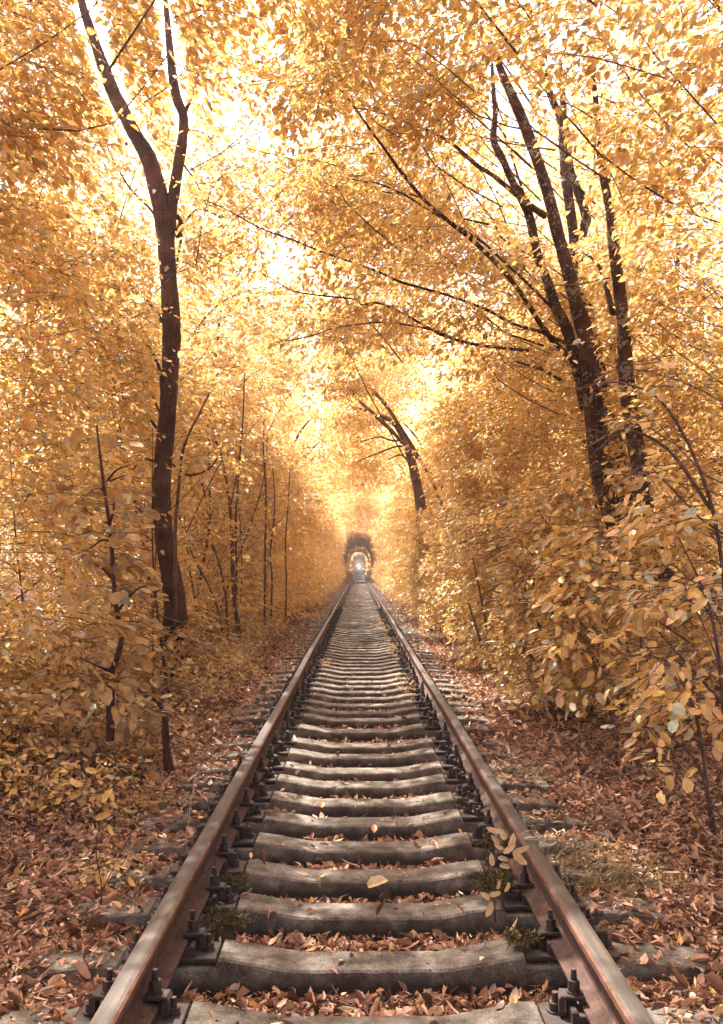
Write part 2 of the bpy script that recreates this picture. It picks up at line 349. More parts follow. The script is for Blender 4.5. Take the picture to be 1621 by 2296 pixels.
def litter_mat():
    m, t, out = mat('leaf_litter_ground')
    g = N(t, 'ShaderNodeNewGeometry')
    nz = N(t, 'ShaderNodeTexNoise', Scale=9.0, Detail=3.0); t.links.new(g.outputs['Position'], nz.inputs['Vector'])
    va = N(t, 'ShaderNodeVectorMath', operation='MULTIPLY_ADD'); va.inputs[1].default_value = (.12, .12, .12); t.links.new(nz.outputs['Color'], va.inputs[0]); t.links.new(g.outputs['Position'], va.inputs[2])
    vo = N(t, 'ShaderNodeTexVoronoi', Scale=27.0); t.links.new(va.outputs[0], vo.inputs['Vector'])
    sp = N(t, 'ShaderNodeSeparateColor'); t.links.new(vo.outputs['Color'], sp.inputs[0])
    c = ramp(t, sp.outputs[0], [(0, (.045, .024, .017)), (.3, (.11, .05, .03)), (.55, (.22, .10, .055)), (.8, (.36, .17, .09)), (1, (.45, .25, .16))])
    ed = N(t, 'ShaderNodeMapRange', **{'From Min': .25, 'From Max': .75, 'To Min': 1.0, 'To Max': .25}); t.links.new(vo.outputs['Distance'], ed.inputs[0])
    hv = N(t, 'ShaderNodeHueSaturation'); t.links.new(c, hv.inputs['Color']); t.links.new(ed.outputs[0], hv.inputs['Value'])
    b = N(t, 'ShaderNodeBsdfPrincipled', Roughness=.9); b.inputs['Specular IOR Level'].default_value = .15; t.links.new(hv.outputs[0], b.inputs['Base Color'])
    bp = N(t, 'ShaderNodeBump', Strength=1.0, Distance=.02); bp.invert = True; t.links.new(vo.outputs['Distance'], bp.inputs['Height']); t.links.new(bp.outputs[0], b.inputs['Normal'])
    t.links.new(b.outputs[0], out.inputs[0]); return m
M_GROUND = litter_mat()

def stone_mat():
    m, t, out = mat('grey_stone')
    tc = N(t, 'ShaderNodeTexCoord'); nz = N(t, 'ShaderNodeTexNoise', Scale=40.0, Detail=6.0); t.links.new(tc.outputs['Object'], nz.inputs['Vector'])
    c = ramp(t, nz.outputs['Fac'], [(.3, (.12, .12, .12)), (.6, (.30, .30, .29)), (.75, (.45, .43, .40))])
    b = N(t, 'ShaderNodeBsdfPrincipled', Roughness=.85); t.links.new(c, b.inputs['Base Color']); t.links.new(b.outputs[0], out.inputs[0]); return m
M_STONE = stone_mat()

# ------------------------------------------------------------------ ground
xs = np.unique(np.concatenate([-np.geomspace(6, 300, 18)[::-1], np.arange(-6, 6.01, .075), np.geomspace(6, 300, 18)]).round(3))
ys = np.unique(np.concatenate([-np.geomspace(3, 100, 10)[::-1], np.arange(-2, 24, .075), np.arange(24, 60, .5), np.geomspace(60, 900, 36)]).round(3))
X, Y = np.meshgrid(xs, ys); Z = gz(X, Y)
nx, ny = len(xs), len(ys); idx = np.arange(nx*ny).reshape(ny, nx)
Q = np.stack([idx[:-1, :-1], idx[:-1, 1:], idx[1:, 1:], idx[1:, :-1]], -1).reshape(-1, 4)
g = obj('ground', mesh_np('ground', np.stack([X, Y, Z], -1), Q, [], mats=(M_GROUND,), smooth=True))
tag(g, 'brown leaf covered woodland floor and track bed', 'ground', kind='structure')

# ------------------------------------------------------------------ rails
def rail(side):
    prof = [(-.072, -.172), (.072, -.172), (.073, -.160), (.022, -.146), (.009, -.132), (.0085, -.060), (.013, -.046), (.035, -.036), (.0375, -.030), (.0370, -.010), (.030, -.002), (.018, 0.001),
            (-.018, 0.001), (-.030, -.002), (-.0370, -.010), (-.0375, -.030), (-.035, -.036), (-.013, -.046), (-.0085, -.060), (-.009, -.132), (-.022, -.146), (-.073, -.160)]
    mi = [0]*22
    for k in (10, 11, 12): mi[k] = 1                   # running surface
    for k in (8, 9, 13, 14): mi[k] = 2                 # bright rust on the head sides
    yy = np.concatenate([np.arange(-3, 40, .25), np.arange(40, 200, 4), np.arange(200, 760, 40)])
    n = len(prof); V = []
    for y in yy:
        wx = .006*math.sin(y*.31)+.004*math.sin(y*.83+side)
        wz = .004*math.sin(y*.5+side*2)
        for a, b in prof:
            V.append((side*(.76+.0365)+a+wx, y, b+wz+float(tz(y))))
    Q = []; qm = []
    for i in range(len(yy)-1):
        for j in range(n):
            Q.append((i*n+j, i*n+(j+1) % n, (i+1)*n+(j+1) % n, (i+1)*n+j)); qm.append(mi[j])
    o = obj('rail', mesh_np('rail', V, Q, [], mats=(M_RUST, M_HEAD, M_EDGE), qm=qm))
    return o
r1 = rail(-1); tag(r1, 'rusty steel rail on the left side of the track, its inner face in shade', 'rail', 'rails of the railway track')
r2 = rail(1); tag(r2, 'rusty steel rail on the right side of the track with reddish lit inner face', 'rail', 'rails of the railway track')

# ------------------------------------------------------------------ sleepers
def hx(x):
    a = abs(x)
    return float(np.interp(a, [0, .27, .33, .56, .600, .612, .99, 1.0, 1.08, 1.36], [-.250, -.250, -.243, -.203, -.200, -.236, -.236, -.222, -.222, -.245]))
def sleeper_body_mesh(seed, fine=True):
    r = np.random.default_rng(seed)
    st = [-1.36, -1.34, -1.08, -1.0, -.99, -.8, -.612, -.600, -.56, -.45, -.33, -.27, -.15, 0, .15, .27, .33, .45, .56, .600, .612, .8, .99, 1.0, 1.08, 1.34, 1.36]
    if fine:
        st = sorted(set(st) | set(np.arange(-1.3, 1.31, .06).round(3)))
    V = []; prof = 10
    for i, x in enumerate(st):
        h = hx(x); e = .0 if 0 < i < len(st)-1 else .012
        w = .098 - (.006 if abs(x) < .3 else 0); j = r.normal(0, .0009, 12) if fine else np.zeros(12)
        b = .128-e
        for (yy, zz) in ((-b, -.46), (b, -.46), (w+.010+j[0]-e, h-.05), (w+.003+j[1]-e, h-.010+j[2]), (w-.006-e, h-.001+j[3]), (.03, h+j[4]*.6-e), (-.03, h+j[5]*.6-e), (-w+.006+e, h-.001+j[6]), (-w-.003-j[7]+e, h-.010+j[8]), (-w-.010-j[9]+e, h-.05)):
            V.append((x, yy, zz))
    n = 10; k = len(st); Q = []
    for i in range(k-1):
        for j in range(n): Q.append((i*n+j, i*n+(j+1) % n, (i+1)*n+(j+1) % n, (i+1)*n+j))
    V.append((st[0], 0, -.35)); V.append((st[-1], 0, -.35))
    T = [((j+1) % n, j, k*n) for j in range(n)]+[((k-1)*n+j, (k-1)*n+(j+1) % n, k*n+1) for j in range(n)]
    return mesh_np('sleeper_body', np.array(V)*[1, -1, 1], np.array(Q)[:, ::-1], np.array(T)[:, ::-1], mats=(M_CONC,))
BODY = [sleeper_body_mesh(s) for s in range(5)]
BODY_FAR = sleeper_body_mesh(99, False)

def plate_mesh():
    b = MB(); b.box((0, 0, -.215), .37, .17, .022, bev=.004, m=0); b.box((0, 0, -.190), .155, .15, .030, bev=.003)
    for s in (-1, 1): b.box((s*.088, 0, -.186), .022, .15, .052, bev=.005)
    return b.build('baseplate', M_FIT).data
def anchor_mesh():
    b = MB(); b.cyl((0, 0, -.206), .030, .007, 12); b.cyl((0, 0, -.199), .023, .026, 6, .022, rot=.3); b.cyl((0, 0, -.174), .0115, .034, 9, .0095)
    return b.build('anchor_bolt', M_FIT).data
def clip_mesh(s):
    b = MB()                    # stepped clip pressing on the rail foot, with its bolt, washer and nut
    b.box((s*.012, 0, -.139), .082, .062, .017, bev=.004); b.box((s*.048, 0, -.168), .020, .062, .060, bev=.004); b.box((-s*.024, 0, -.150), .018, .058, .014, bev=.003)
    b.cyl((s*.004, 0, -.131), .026, .007, 12); b.cyl((s*.004, 0, -.124), .021, .010, 12)
    b.cyl((s*.004, 0, -.114), .0225, .026, 6, .0215, rot=.5); b.cyl((s*.004, 0, -.088), .0115, .036, 9, .0095)
    b.box((s*.004, 0, -.185), .020, .030, .05, bev=.003)
    return b.build('rail_clip', M_FIT).data
PLATE, ANCHOR, CLIP = plate_mesh(), anchor_mesh(), {s: clip_mesh(s) for s in (-1, 1)}
for n_ in ('baseplate', 'anchor_bolt', 'rail_clip'):
    for o in [o for o in D.objects if o.name.split('.')[0] == n_]: D.objects.remove(o)

ysrc = [3631.6, 3494, 3374.8, 3281.5, 3206.6, 3134.4, 3077.6, 3020.8, 2976.2, 2918.6, 2874.1, 2845.6, 2815.8, 2789.6, 2764.2, 2742.8, 2723.2, 2704, 2685.1, 2670.3]
SY = [3600*1.58/(y-2266)+.098 for y in ysrc]
SY = [SY[0]-.54*3, SY[0]-.54*2, SY[0]-.54] + SY
while SY[-1] < 150: SY.append(SY[-1]+.527+random.uniform(-.02, .02))
ORD = ['nearest', 'second nearest', 'third nearest', 'fourth nearest', 'fifth nearest', 'sixth nearest', 'seventh nearest', 'eighth nearest', 'ninth nearest', 'tenth nearest', 'eleventh nearest', 'twelfth nearest', 'thirteenth nearest', 'fourteenth nearest', 'fifteenth nearest', 'sixteenth nearest', 'seventeenth nearest', 'eighteenth nearest', 'nineteenth nearest', 'twentieth nearest', 'twenty-first nearest', 'twenty-second nearest', 'twenty-third nearest', 'twenty-fourth nearest']
MARKED = {5: 'I ECM II', 6: 'I ECM I', 7: 'IL BC II', 8: 'I ECM', 9: 'I ECM', 11: 'I EC'}
def mark_mesh(txt):
    cu = D.curves.new('raised_letters', 'FONT'); cu.body = txt; cu.size = .095; cu.extrude = .002; cu.resolution_u = 1
    o = D.objects.new('lettering', cu); COL.objects.link(o)
    bpy.context.view_layer.update()
    me = D.meshes.new_from_object(o.evaluated_get(bpy.context.evaluated_depsgraph_get())); D.objects.remove(o)
    me.materials.clear(); me.materials.append(M_MARK); return me
def flat_mat(name, c, r=.9):
    m, t, out = mat(name); b = N(t, 'ShaderNodeBsdfPrincipled', Roughness=r); b.inputs['Base Color'].default_value = (*c, 1)
    t.links.new(b.outputs[0], out.inputs[0]); return m
M_MARK = flat_mat('dark_concrete_letters', (.17, .09, .06))  # raised letters coloured browner than the concrete
marks = {}
for i, y in enumerate(SY):
    far = y > 45
    ro = empty('concrete_sleeper', (random.uniform(-.02, .02), y, float(tz(y))+random.uniform(-.006, .004)), random.uniform(-.012, .012))
    ro.rotation_euler[0] = random.uniform(-.01, .01); ro.rotation_euler[1] = random.uniform(-.004, .004)
    if i < len(ORD):
        extra = {3: 'broad dark shaded front face', 4: 'dark spot on its top', 5: 'pale withered leaf lying on it', 6: 'clean dark front', 7: 'thin crack across its middle'}.get(i, 'leaves heaped against it')
        if i in MARKED: extra = 'raised letters on its right end'
        tag(ro, f'{ORD[i]} worn grey concrete sleeper, {extra}', 'sleeper', 'concrete sleepers under the rails')
    elif y < 18: tag(ro, 'grey concrete sleeper just past the bolts one can still count', 'sleeper', 'concrete sleepers just past the near ones')
    elif y < 30: tag(ro, 'grey concrete sleeper in the middle distance where gaps still show leaves', 'sleeper', 'middle distance concrete sleepers')
    elif y < 70: tag(ro, 'pale thin looking concrete sleeper well down the track', 'sleeper', 'concrete sleepers well down the track')
    else: tag(ro, 'tiny far off concrete sleeper near the mouth of the leaf tunnel', 'sleeper', 'far off concrete sleepers')
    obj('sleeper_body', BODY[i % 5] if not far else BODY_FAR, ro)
    if y < 60:
        for sx in (-1, 1):
            p = obj('baseplate', PLATE, ro); p.location = (sx*.7965, 0, 0)
            if y < 32:
                for s in (-1, 1):
                    c = obj('rail_clip', CLIP[s], p); c.location = (s*.072, random.uniform(-.006, .006), random.uniform(-.004, .004))
                    c.rotation_euler = (0, random.uniform(-.05, .05), random.uniform(-.12, .12))
                    a = obj('anchor_bolt', ANCHOR, p); a.location = (s*.142, random.uniform(-.01, .01), random.uniform(-.008, .006)); a.rotation_euler = (random.uniform(-.06, .06), random.uniform(-.06, .06), random.uniform(0, 1))
    if i in MARKED:
        t_ = MARKED[i]
        if t_ not in marks: marks[t_] = mark_mesh(t_)
        k = obj('raised_letters', marks[t_], ro); k.location = (.33, -.04, -.2405); k.rotation_euler = (0, -.148, 0); k.scale = (.62, .9, 1)
# beyond 150 m: more than anyone could count
fb = MB()
y = SY[-1]+.54
while y < 700:
    fb.box((0, y, -.30+float(tz(y))), 2.5, .2, .16); y += .54
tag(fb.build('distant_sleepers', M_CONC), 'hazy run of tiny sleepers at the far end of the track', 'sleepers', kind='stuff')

# ------------------------------------------------------------------ fallen leaves
def litter(n, x0, x1, y0, y1, size, tmpl, dy=1.0, lift=.006, xr=None):
    y = y0+(y1-y0)*rng.random(n)**dy; x = rng.uniform(x0, x1, n)
    keep = np.ones(n, bool)
    d = np.abs(y[:, None]-np.array(SY)[None]).min(1)
    on = (d < .125) & (np.abs(x) < 1.33)
    keep &= ~on | (rng.random(n) < np.where(np.abs(x) > 1.0, .55, .012))
    keep &= ~((np.abs(np.abs(x)-.7965) < .085))
    x, y, on = x[keep], y[keep], on[keep]; m = len(x)
    z = gz(x, y)+lift+rng.random(m)*.022
    hs = np.array([hx(v) for v in x])
    z = np.where(on, np.maximum(z, hs+tz(y)+.004), z)
    P = np.stack([x, y, z], -1); a = rng.uniform(0, 2*PI, m)
    tl = np.where(on, .08, .34)
    Dr = np.stack([np.cos(a), np.sin(a), rng.normal(0, 1, m)*tl], -1)
    Nn = np.stack([rng.normal(0, 1, m)*tl, rng.normal(0, 1, m)*tl, np.ones(m)], -1)
    L = size*rng.uniform(.5, 1.15, m)
    P = P-Dr*L[:, None]*.5
    P[:, 2] = np.where(P[:, 2] < gz(P[:, 0], P[:, 1]), gz(P[:, 0], P[:, 1])+.004, P[:, 2])
    return leaf_geo(P, Dr, Nn, L, L*rng.uniform(.18, .62, m), rng.uniform(-.2, 2.0, m), rng.uniform(-.7, .7, m), rng.random(m), tmpl)
b = MB()
b.leaves(litter(52000, -3.8, 4.2, 1.8, 8, .062, T8, 1.0))
b.leaves(litter(34000, -.74, .74, 2.2, 14, .056, T8, 1.0))
b.leaves(litter(60000, -3.8, 4.2, 1.8, 9, .026, T6, 1.0, lift=.018))
b.leaves(litter(22000, -.72, .72, 2.2, 10, .028, T6, 1.0, lift=.018))
b.leaves(litter(4500, -3.6, 4.0, 2, 9, .075, T14, 1.0, lift=.02))
b.leaves(litter(5000, -.70, .70, 2.2, 12, .062, T8, 1.0, lift=.035))
b.leaves(litter(34000, -4.5, 4.5, 8, 20, .085, T6, 1.0))
b.leaves(litter(16000, -6, 6, 20, 50, .13, T4, 1.0))
b.leaves(litter(6000, -6, 6, 50, 130, .22, T4, 1.0))
tag(b.build('fallen_leaves', M_DEAD), 'pink brown and orange dead leaves strewn over track bed and verges', 'fallen leaves', kind='stuff')

def single_leaf(name, px, py, d, L, col_m, label, yaw=0.5, tilt=.3, tmpl=T8, z=None, cat='leaf', wr=.6, tone=.8):
    p = np.array([list(W(px, py, d))]);
    if z is not None: p[0, 2] = z
    o = obj(name, None) if False else None
    V, Q_, T_, to = leaf_geo(np.zeros((1, 3)), np.array([[math.cos(yaw), math.sin(yaw), tilt]]), np.array([[.1, -.4, 1.]]), L, L*wr, .5, .25, np.array([tone]), tmpl)
    o = obj(name, mesh_np(name, V, Q_, T_, to, mats=(col_m,))); o.location = p[0]
    return tag(o, label, cat)
single_leaf('withered_leaf', 825, 1990, 4.55, .10, M_SPROUT, 'crumpled pale leaf standing against the front of a near sleeper', .2, .5, T14, wr=.75)
single_leaf('orange_leaf', 838, 1868, 5.5, .07, M_LEAF, 'upright orange leaf leaning between two sleepers in the middle of the track', 1.4, .9, T8, tone=.85)
single_leaf('orange_leaf', 721, 1812, 6.0, .06, M_LEAF, 'small orange leaf standing on a sleeper left of the track middle', 1.4, .9, T8, tone=.85)
single_leaf('pale_leaf', 865, 1698, 8.3, .10, M_SPROUT, 'rounded pale leaf on the bed between two sleepers', .3, .35, T14, wr=.8)
single_leaf('dark_orange_leaf', 560, 1834, 5.9, .09, M_DEAD, 'dark orange leaf lying beside the left rail fastenings', .2, .15, T14, tone=.7)

# ------------------------------------------------------------------ trees: foliage field
def wall_x(s, y):
    """distance of the foliage wall from the track axis"""
    y = np.asarray(y, float)
    if s < 0: return np.interp(y, [0, 8, 14, 20, 27, 40, 80, 900], [3.0, 3.0, 3.1, 2.9, 2.3, 2.15, 2.1, 2.1])
    return np.interp(y, [0, 6, 10, 14, 20, 40, 900], [3.4, 3.2, 2.9, 2.5, 2.25, 2.15, 2.1])
def seam(y): return -.35+.25*math.sin(1.0)  # the crowns of both sides meet a little left of the axis

def shelf(y, z, s=0):
    """boughs stand out from the wall of leaves in uneven drooping shelves"""
    return .22*np.sin(1.7*y+1.3*z+s)+.30*np.sin(7.0*z+1.9*np.sin(1.3*y+s)+.8*np.sin(2.9*y))+.14*np.sin(4.1*y-2.3*z)+.12

def crown_points(s, y0, y1, nw, nc, nb, top=8.5, gap=.0, ceil=5.2, lowz=.2):
    """origins and directions of leafy twigs of one crown: wall, vault and the thin mass behind"""
    # wall
    y = rng.uniform(y0, y1, nw); z = lowz+(5.0-lowz)*rng.random(nw)**.9
    e = rng.exponential(.45, nw); e = np.minimum(e, 2.4)
    x = wall_x(s, y)+e+shelf(y, z, s)-.25*sm(3, 5, z)
    P1 = np.stack([s*x, y, z+tz(y)-.25], -1)
    D1 = np.stack([-s*rng.uniform(.2, 1, nw), rng.normal(0, .8, nw), rng.uniform(-.35, .35, nw)], -1)
    # vault
    y = rng.uniform(y0-.3, y1+.3, nc); xa = rng.uniform(-.2, 4.6, nc)
    arch = ceil-.25+.9*np.sqrt(np.clip(1-(xa/3.0)**2, 0, 1))-.0
    arch = np.where(xa > 3.0, ceil-.4, arch)
    z = arch+np.minimum(rng.exponential(.9, nc), top-ceil)
    P2 = np.stack([s*xa-.35, y, z+tz(y)], -1)
    D2 = np.stack([-s*rng.uniform(.1, 1, nc), rng.normal(0, .7, nc), rng.uniform(-.35, .2, nc)], -1)
    # behind
    y = rng.uniform(y0-.5, y1+.5, nb); x = s*rng.uniform(3.2, 7.5, nb); z = (top+.5)*rng.random(nb)**.75
    P3 = np.stack([x, y, z+tz(y)], -1); D3 = rng.normal(0, 1, (nb, 3))*[1, 1, .4]
    P = np.concatenate([P1, P2, P3]); Dd = np.concatenate([D1, D2, D3])
    thr = np.concatenate([np.full(nw, -.42), np.full(nc, -.12+gap), np.full(nb, -.2)])
    keep = clump(P, 1.15) > thr
    return P[keep], Dd[keep]

def spray_twigs(O, Dir, Ls, droop, off=None):
    Dir = unit(Dir); n = len(O); t = np.array([-.25, .1, .5, .95]); r = np.array([.0042, .0034, .0024, .0010])
    if off is not None:
        k = clear(O+off); O, Dir = O[k], Dir[k]; n = len(O)
    C = O[:, None]+(t*Ls)[None, :, None]*Dir[:, None]+rng.normal(0, .012, (n, 4, 3)); C[..., 2] -= .35*(t**2)[None]*Ls*droop*1.4
    A = unit(np.cross(Dir, [.1, .2, 1.])); B = np.cross(Dir, A); V = []
    for q in range(3):
        a = q*2*PI/3; V.append(C+r[None, :, None]*(math.cos(a)*A+math.sin(a)*B)[:, None])
    V = np.stack(V, 2).reshape(-1, 3)
    q_ = np.array([[i*3+j, i*3+(j+1) % 3, (i+1)*3+(j+1) % 3, (i+1)*3+j] for i in range(3) for j in range(3)])
    return V, (q_[None]+(np.arange(n)*12)[:, None, None]).reshape(-1, 4), np.zeros((0, 3), int), np.full(len(V), .5)

def add_twigs(b, P, n, s, m=1):
    """thin branchlets reaching up and towards the track through the crown"""
    if n <= 0: return
    for p in P[rng.choice(len(P), n)]:
        L = rng.uniform(.7, 1.8)
        q = p+np.array([s*rng.uniform(.4, 1.)*L, rng.normal(0, .3)*L, -rng.uniform(.3, .9)*L])
        mid = (p+q)/2+rng.normal(0, .09*L, 3)
        b.tube([q, mid, p, p+np.array([-s*.35, rng.normal(0, .15), .05])], [.006*L, .0045*L, .003, .0015], n=4, sub=2, m=m, tone=.5)

def crown(name, parent, origin, P, Dd, leaf, tmpl, K=14, Ls=.6, m=None, twigs=0, s=1, droop=.45, up=None, wr=.56):
    n = len(P); Up = np.tile([0., 0, 1.], (n, 1))+rng.normal(0, .25, (n, 3))
    if up is not None: Up = Up+np.asarray(up)
    b = MB(); o = np.array(origin, float)
    b.leaves(sprays(P-o, Dd, Up, K, Ls, leaf, tmpl, droop=droop, wr=wr, off=o if name in ('crown', 'foliage') else None))
    if tmpl is not T4: b.leaves(spray_twigs(P-o, Dd, Ls, droop, o if name == 'crown' else None), m=1)
    if twigs: add_twigs(b, P-o, twigs, s)
    return b.build(name, (m or M_LEAF, M_BARK3), parent)

def pix(L, d0, d1=None):
    """polyline of display pixels with the distance running from d0 to d1"""
    d1 = d0 if d1 is None else d1; n = len(L)
    return [W(p[0], p[1], d0+(d1-d0)*i/(n-1)) for i, p in enumerate(L)]

def limb_sprays(paths, step=.12, rad=.45, s=1):
    P = []
    for pts in paths:
        A, _ = smooth_path(pts, [1]*len(pts), 6)
        seg = np.linalg.norm(np.diff(A, axis=0), axis=1).sum(); n = int(seg/step)
        idx = rng.integers(int(len(A)*.25), len(A), n); P.append(A[idx]+rng.normal(0, rad, (n, 3))*[1, 1, .45]+[0, 0, .12])
    P = np.concatenate(P); Dd = np.stack([-s*rng.uniform(0, 1, len(P)), rng.normal(0, .8, len(P)), rng.uniform(-.4, .2, len(P))], -1)
    return P, Dd

def tree(name, base, label, group=None, cat='tree'):
    return empty(name, tuple(base), 0, label, cat, group)

def part_tube(name, root, pts, rad, mt, n=10, wob=.05, sub=5, off=None):
    o = np.array(root.location) if off is None else off
    b = MB(); b.tube([np.array(p)-o for p in pts], rad, n=n, sub=sub, wob=wob)
    return b.build(name, mt, root, smooth=True)
def px_r(wpx, d): return wpx*1.08/2/F*d          # radius from a width in display pixels

def z6(L): return [(x*.3721+812.8, y*.3721+209.1) for x, y in L]
VISIBLE += [([(388, 1440), (384, 1290), (362, 1110), (377, 900), (384, 740), (370, 490)], 13, 34), ([(370, 490), (330, 350), (255, 209), (190, 30), (160, -80)], 13, 32), ([(376, 490), (400, 370), (410, 260), (398, 225), (380, 100), (350, -60)], 13, 24),
            (z6([(1405, 2000), (1370, 1650), (1290, 1270), (1210, 960), (1110, 580), (970, 180), (900, 10), (830, -150)]), 11, 30), (z6([(1350, 1900), (1230, 1420), (1120, 1150)]), 11, 22), ([(1335, 953), (1345, 1080), (1360, 1215)], 11, 20), (z6([(1010, 760), (900, 520), (800, 310), (790, 0)]), 11, 18),
            (z6([(1260, 1600), (960, 1210), (680, 900), (380, 650), (130, 330), (0, 150)]), 9, 20), (z6([(760, 1310), (500, 1212), (130, 1090), (-430, 880), (-960, 640)]), 9, 14), (z6([(1020, 690), (780, 490), (590, 345)]), 9.5, 20),
            (z6([(690, 1515), (400, 1415), (100, 1265), (-420, 1190)]), 9.5, 12), (z6([(1270, 880), (1210, 330), (1130, 0)]), 12, 16), (z6([(1350, 760), (1240, 440)]), 12, 18), (z6([(1590, 1700), (1545, 1150), (1455, 520)]), 9.6, 18)]

# ---- forked tree on the left
d = 13.0
tp = [(392, 1490), (388, 1440), (393, 1370), (384, 1290), (368, 1210), (362, 1110), (369, 1000), (377, 900), (383, 800), (384, 740), (379, 640), (373, 550), (370, 490)]
root = tree('forked_tree', W(392, 1475, d), 'dark rough trunked tree that forks high up, left of the track')
part_tube('trunk', root, pix(tp, d), [px_r(v, d) for v in (74, 54, 46, 42, 40, 37, 36, 37, 37, 38, 35, 38, 46)], M_BARK, n=14, wob=.045)
f1 = pix([(371, 500), (352, 420), (330, 350), (302, 300), (278, 255), (255, 209), (225, 130), (190, 30), (160, -80)], d, d-.6)
f2 = pix([(376, 510), (388, 440), (400, 370), (409, 310), (411, 260), (398, 225), (388, 180), (380, 100), (370, 0), (350, -100)], d, d-.5)
part_tube('limb', root, f1, [px_r(v, d) for v in (42, 36, 33, 30, 29, 28, 24, 19, 12)], M_BARK, n=12)
part_tube('limb', root, f2, [px_r(v, d) for v in (30, 25, 22, 20, 22, 20, 16, 12, 8)], M_BARK, n=10)
lw = [([(411, 260), (424, 230), (436, 200), (450, 140)], 9, 4), ([(395, 515), (420, 490), (447, 468), (500, 490)], 6, 2.5), ([(398, 530), (405, 500), (398, 485)], 12, 9),
      ([(372, 545), (345, 480), (290, 420), (255, 360), (240, 320), (245, 270)], 6, 2), ([(408, 290), (460, 300), (490, 340), (508, 400)], 5, 1.5), ([(405, 360), (440, 410), (465, 465)], 5, 1.5),
      ([(364, 880), (355, 820), (320, 760), (270, 710), (209, 670), (140, 620)], 9, 3), ([(362, 720), (350, 700), (335, 680), (325, 672)], 10, 5), ([(352, 960), (300, 900), (250, 885), (209, 872), (120, 850)], 7, 2.5),
      ([(385, 1040), (420, 1065), (470, 1050), (500, 1000)], 6, 2), ([(356, 1040), (320, 1030), (280, 1070), (215, 1100)], 6, 2), ([(284, 322), (250, 325), (209, 318), (120, 300)], 7, 3), ([(360, 930), (330, 860), (300, 800), (240, 790)], 5, 2)]
paths = []
for L_, a, c in lw:
    P_ = pix(L_, d, d-.9); paths.append(P_); part_tube('branch', root, P_, [px_r(a, d), px_r(c, d)], M_BARK, n=6, wob=.03)
P, Dd = crown_points(-1, 11.5, 15.0, 850, 1500, 400, gap=.17)
P2, D2 = limb_sprays(paths+[f1, f2], .10, .5, -1)
crown('crown', root, root.location, np.concatenate([P, P2]), np.concatenate([Dd, D2]), .095, T6, twigs=120, s=-1)

# ---- right hand cluster of leaning trees
def z6(L): return [(x*.3721+812.8, y*.3721+209.1) for x, y in L]
d = 11.0
ta = z6([(1640, 3100), (1560, 2700), (1500, 2500), (1440, 2250), (1405, 2000), (1385, 1800), (1370, 1650), (1340, 1450), (1290, 1270), (1250, 1120), (1210, 960), (1160, 780), (1110, 580), (1040, 360), (970, 180), (900, 10), (830, -150), (760, -330)])
root = tree('leaning_tree', W(ta[0][0], ta[0][1], d), 'thick lichen spotted leaning tree on the right that throws a long branch over the track')
part_tube('trunk', root, pix(ta, d, d-.5), [px_r(v, d) for v in (56, 52, 46, 44, 43, 42, 38, 34, 30, 28, 25, 25, 24, 23, 22, 20, 16, 10)], M_BARK2, n=14)
tb = z6([(1350, 1900), (1290, 1650), (1230, 1420), (1170, 1300), (1120, 1150), (1060, 990), (1010, 760), (960, 640), (900, 520), (840, 390), (790, 280), (800, 120), (790, 0), (780, -180)])
part_tube('limb', root, pix(tb, d, d-.5), [px_r(v, d) for v in (26, 25, 24, 22, 20, 19, 18, 17, 16, 15, 14, 12, 10, 6)], M_BARK2, n=10)
limbs = [
 (z6([(1330, 1680), (1260, 1600), (1150, 1490), (1060, 1370), (960, 1210), (840, 1060), (680, 900), (520, 770), (380, 650), (270, 520), (200, 430), (130, 330), (60, 240), (0, 150), (-80, 40), (-170, -60)]), 13, 3, 8.6),
 (z6([(1250, 1520), (1170, 1480), (1050, 1430), (900, 1385), (760, 1310), (640, 1262), (500, 1212), (240, 1140), (130, 1090), (0, 1040), (-230, 960), (-430, 880), (-620, 810), (-820, 700), (-960, 640)]), 8, 2.2, 9.5),
 (z6([(1150, 1300), (1010, 1160), (880, 1040), (700, 880), (450, 735), (270, 622), (100, 545), (0, 530), (-140, 500)]), 7, 2, 9.2),
 (z6([(1100, 740), (1020, 690), (960, 640), (880, 570), (780, 490), (700, 440), (590, 345), (520, 290), (420, 235), (250, 170), (60, 105), (-60, 90)]), 13, 2.5, 9.2),
 (z6([(1130, 740), (1000, 650), (950, 540), (900, 380), (850, 240), (720, 100), (640, 0), (560, -150)]), 6, 3, 10.0),
 (z6([(1200, 1730), (1080, 1665), (1000, 1640), (930, 1618)]), 8, 5, 10.0),
 (z6([(1000, 1550), (690, 1515), (500, 1465), (400, 1415), (250, 1330), (100, 1265), (0, 1275), (-50, 1240), (-240, 1220), (-420, 1190), (-540, 1120), (-620, 1080)]), 7, 1.8, 9.8),
 (z6([(560, 1480), (400, 1420), (160, 1382), (0, 1390), (-170, 1415), (-340, 1470), (-530, 1500)]), 5, 1.6, 9.6),
 (z6([(1180, 1550), (1000, 1490), (860, 1440), (760, 1360), (660, 1285)]), 5, 2, 9.8),
 (z6([(760, 790), (570, 745), (450, 700), (300, 610), (160, 600), (60, 560), (-200, 420), (-400, 400), (-700, 330)]), 5, 2, 10.0)]
paths = []
for L_, a, c, de in limbs:
    P_ = pix(L_, d-.1, de); paths.append(P_); part_tube('branch', root, P_, [px_r(a, d), px_r((a+c)/2, d), px_r(c, de)], M_BARK2, n=7, wob=.05)
P, Dd = crown_points(1, 8.6, 12.0, 900, 1500, 600, gap=.02)
P2, D2 = limb_sprays(paths, .075, .42, 1)
crown('crown', root, root.location, np.concatenate([P, P2]), np.concatenate([Dd, D2]), .088, T6, twigs=130, s=1)

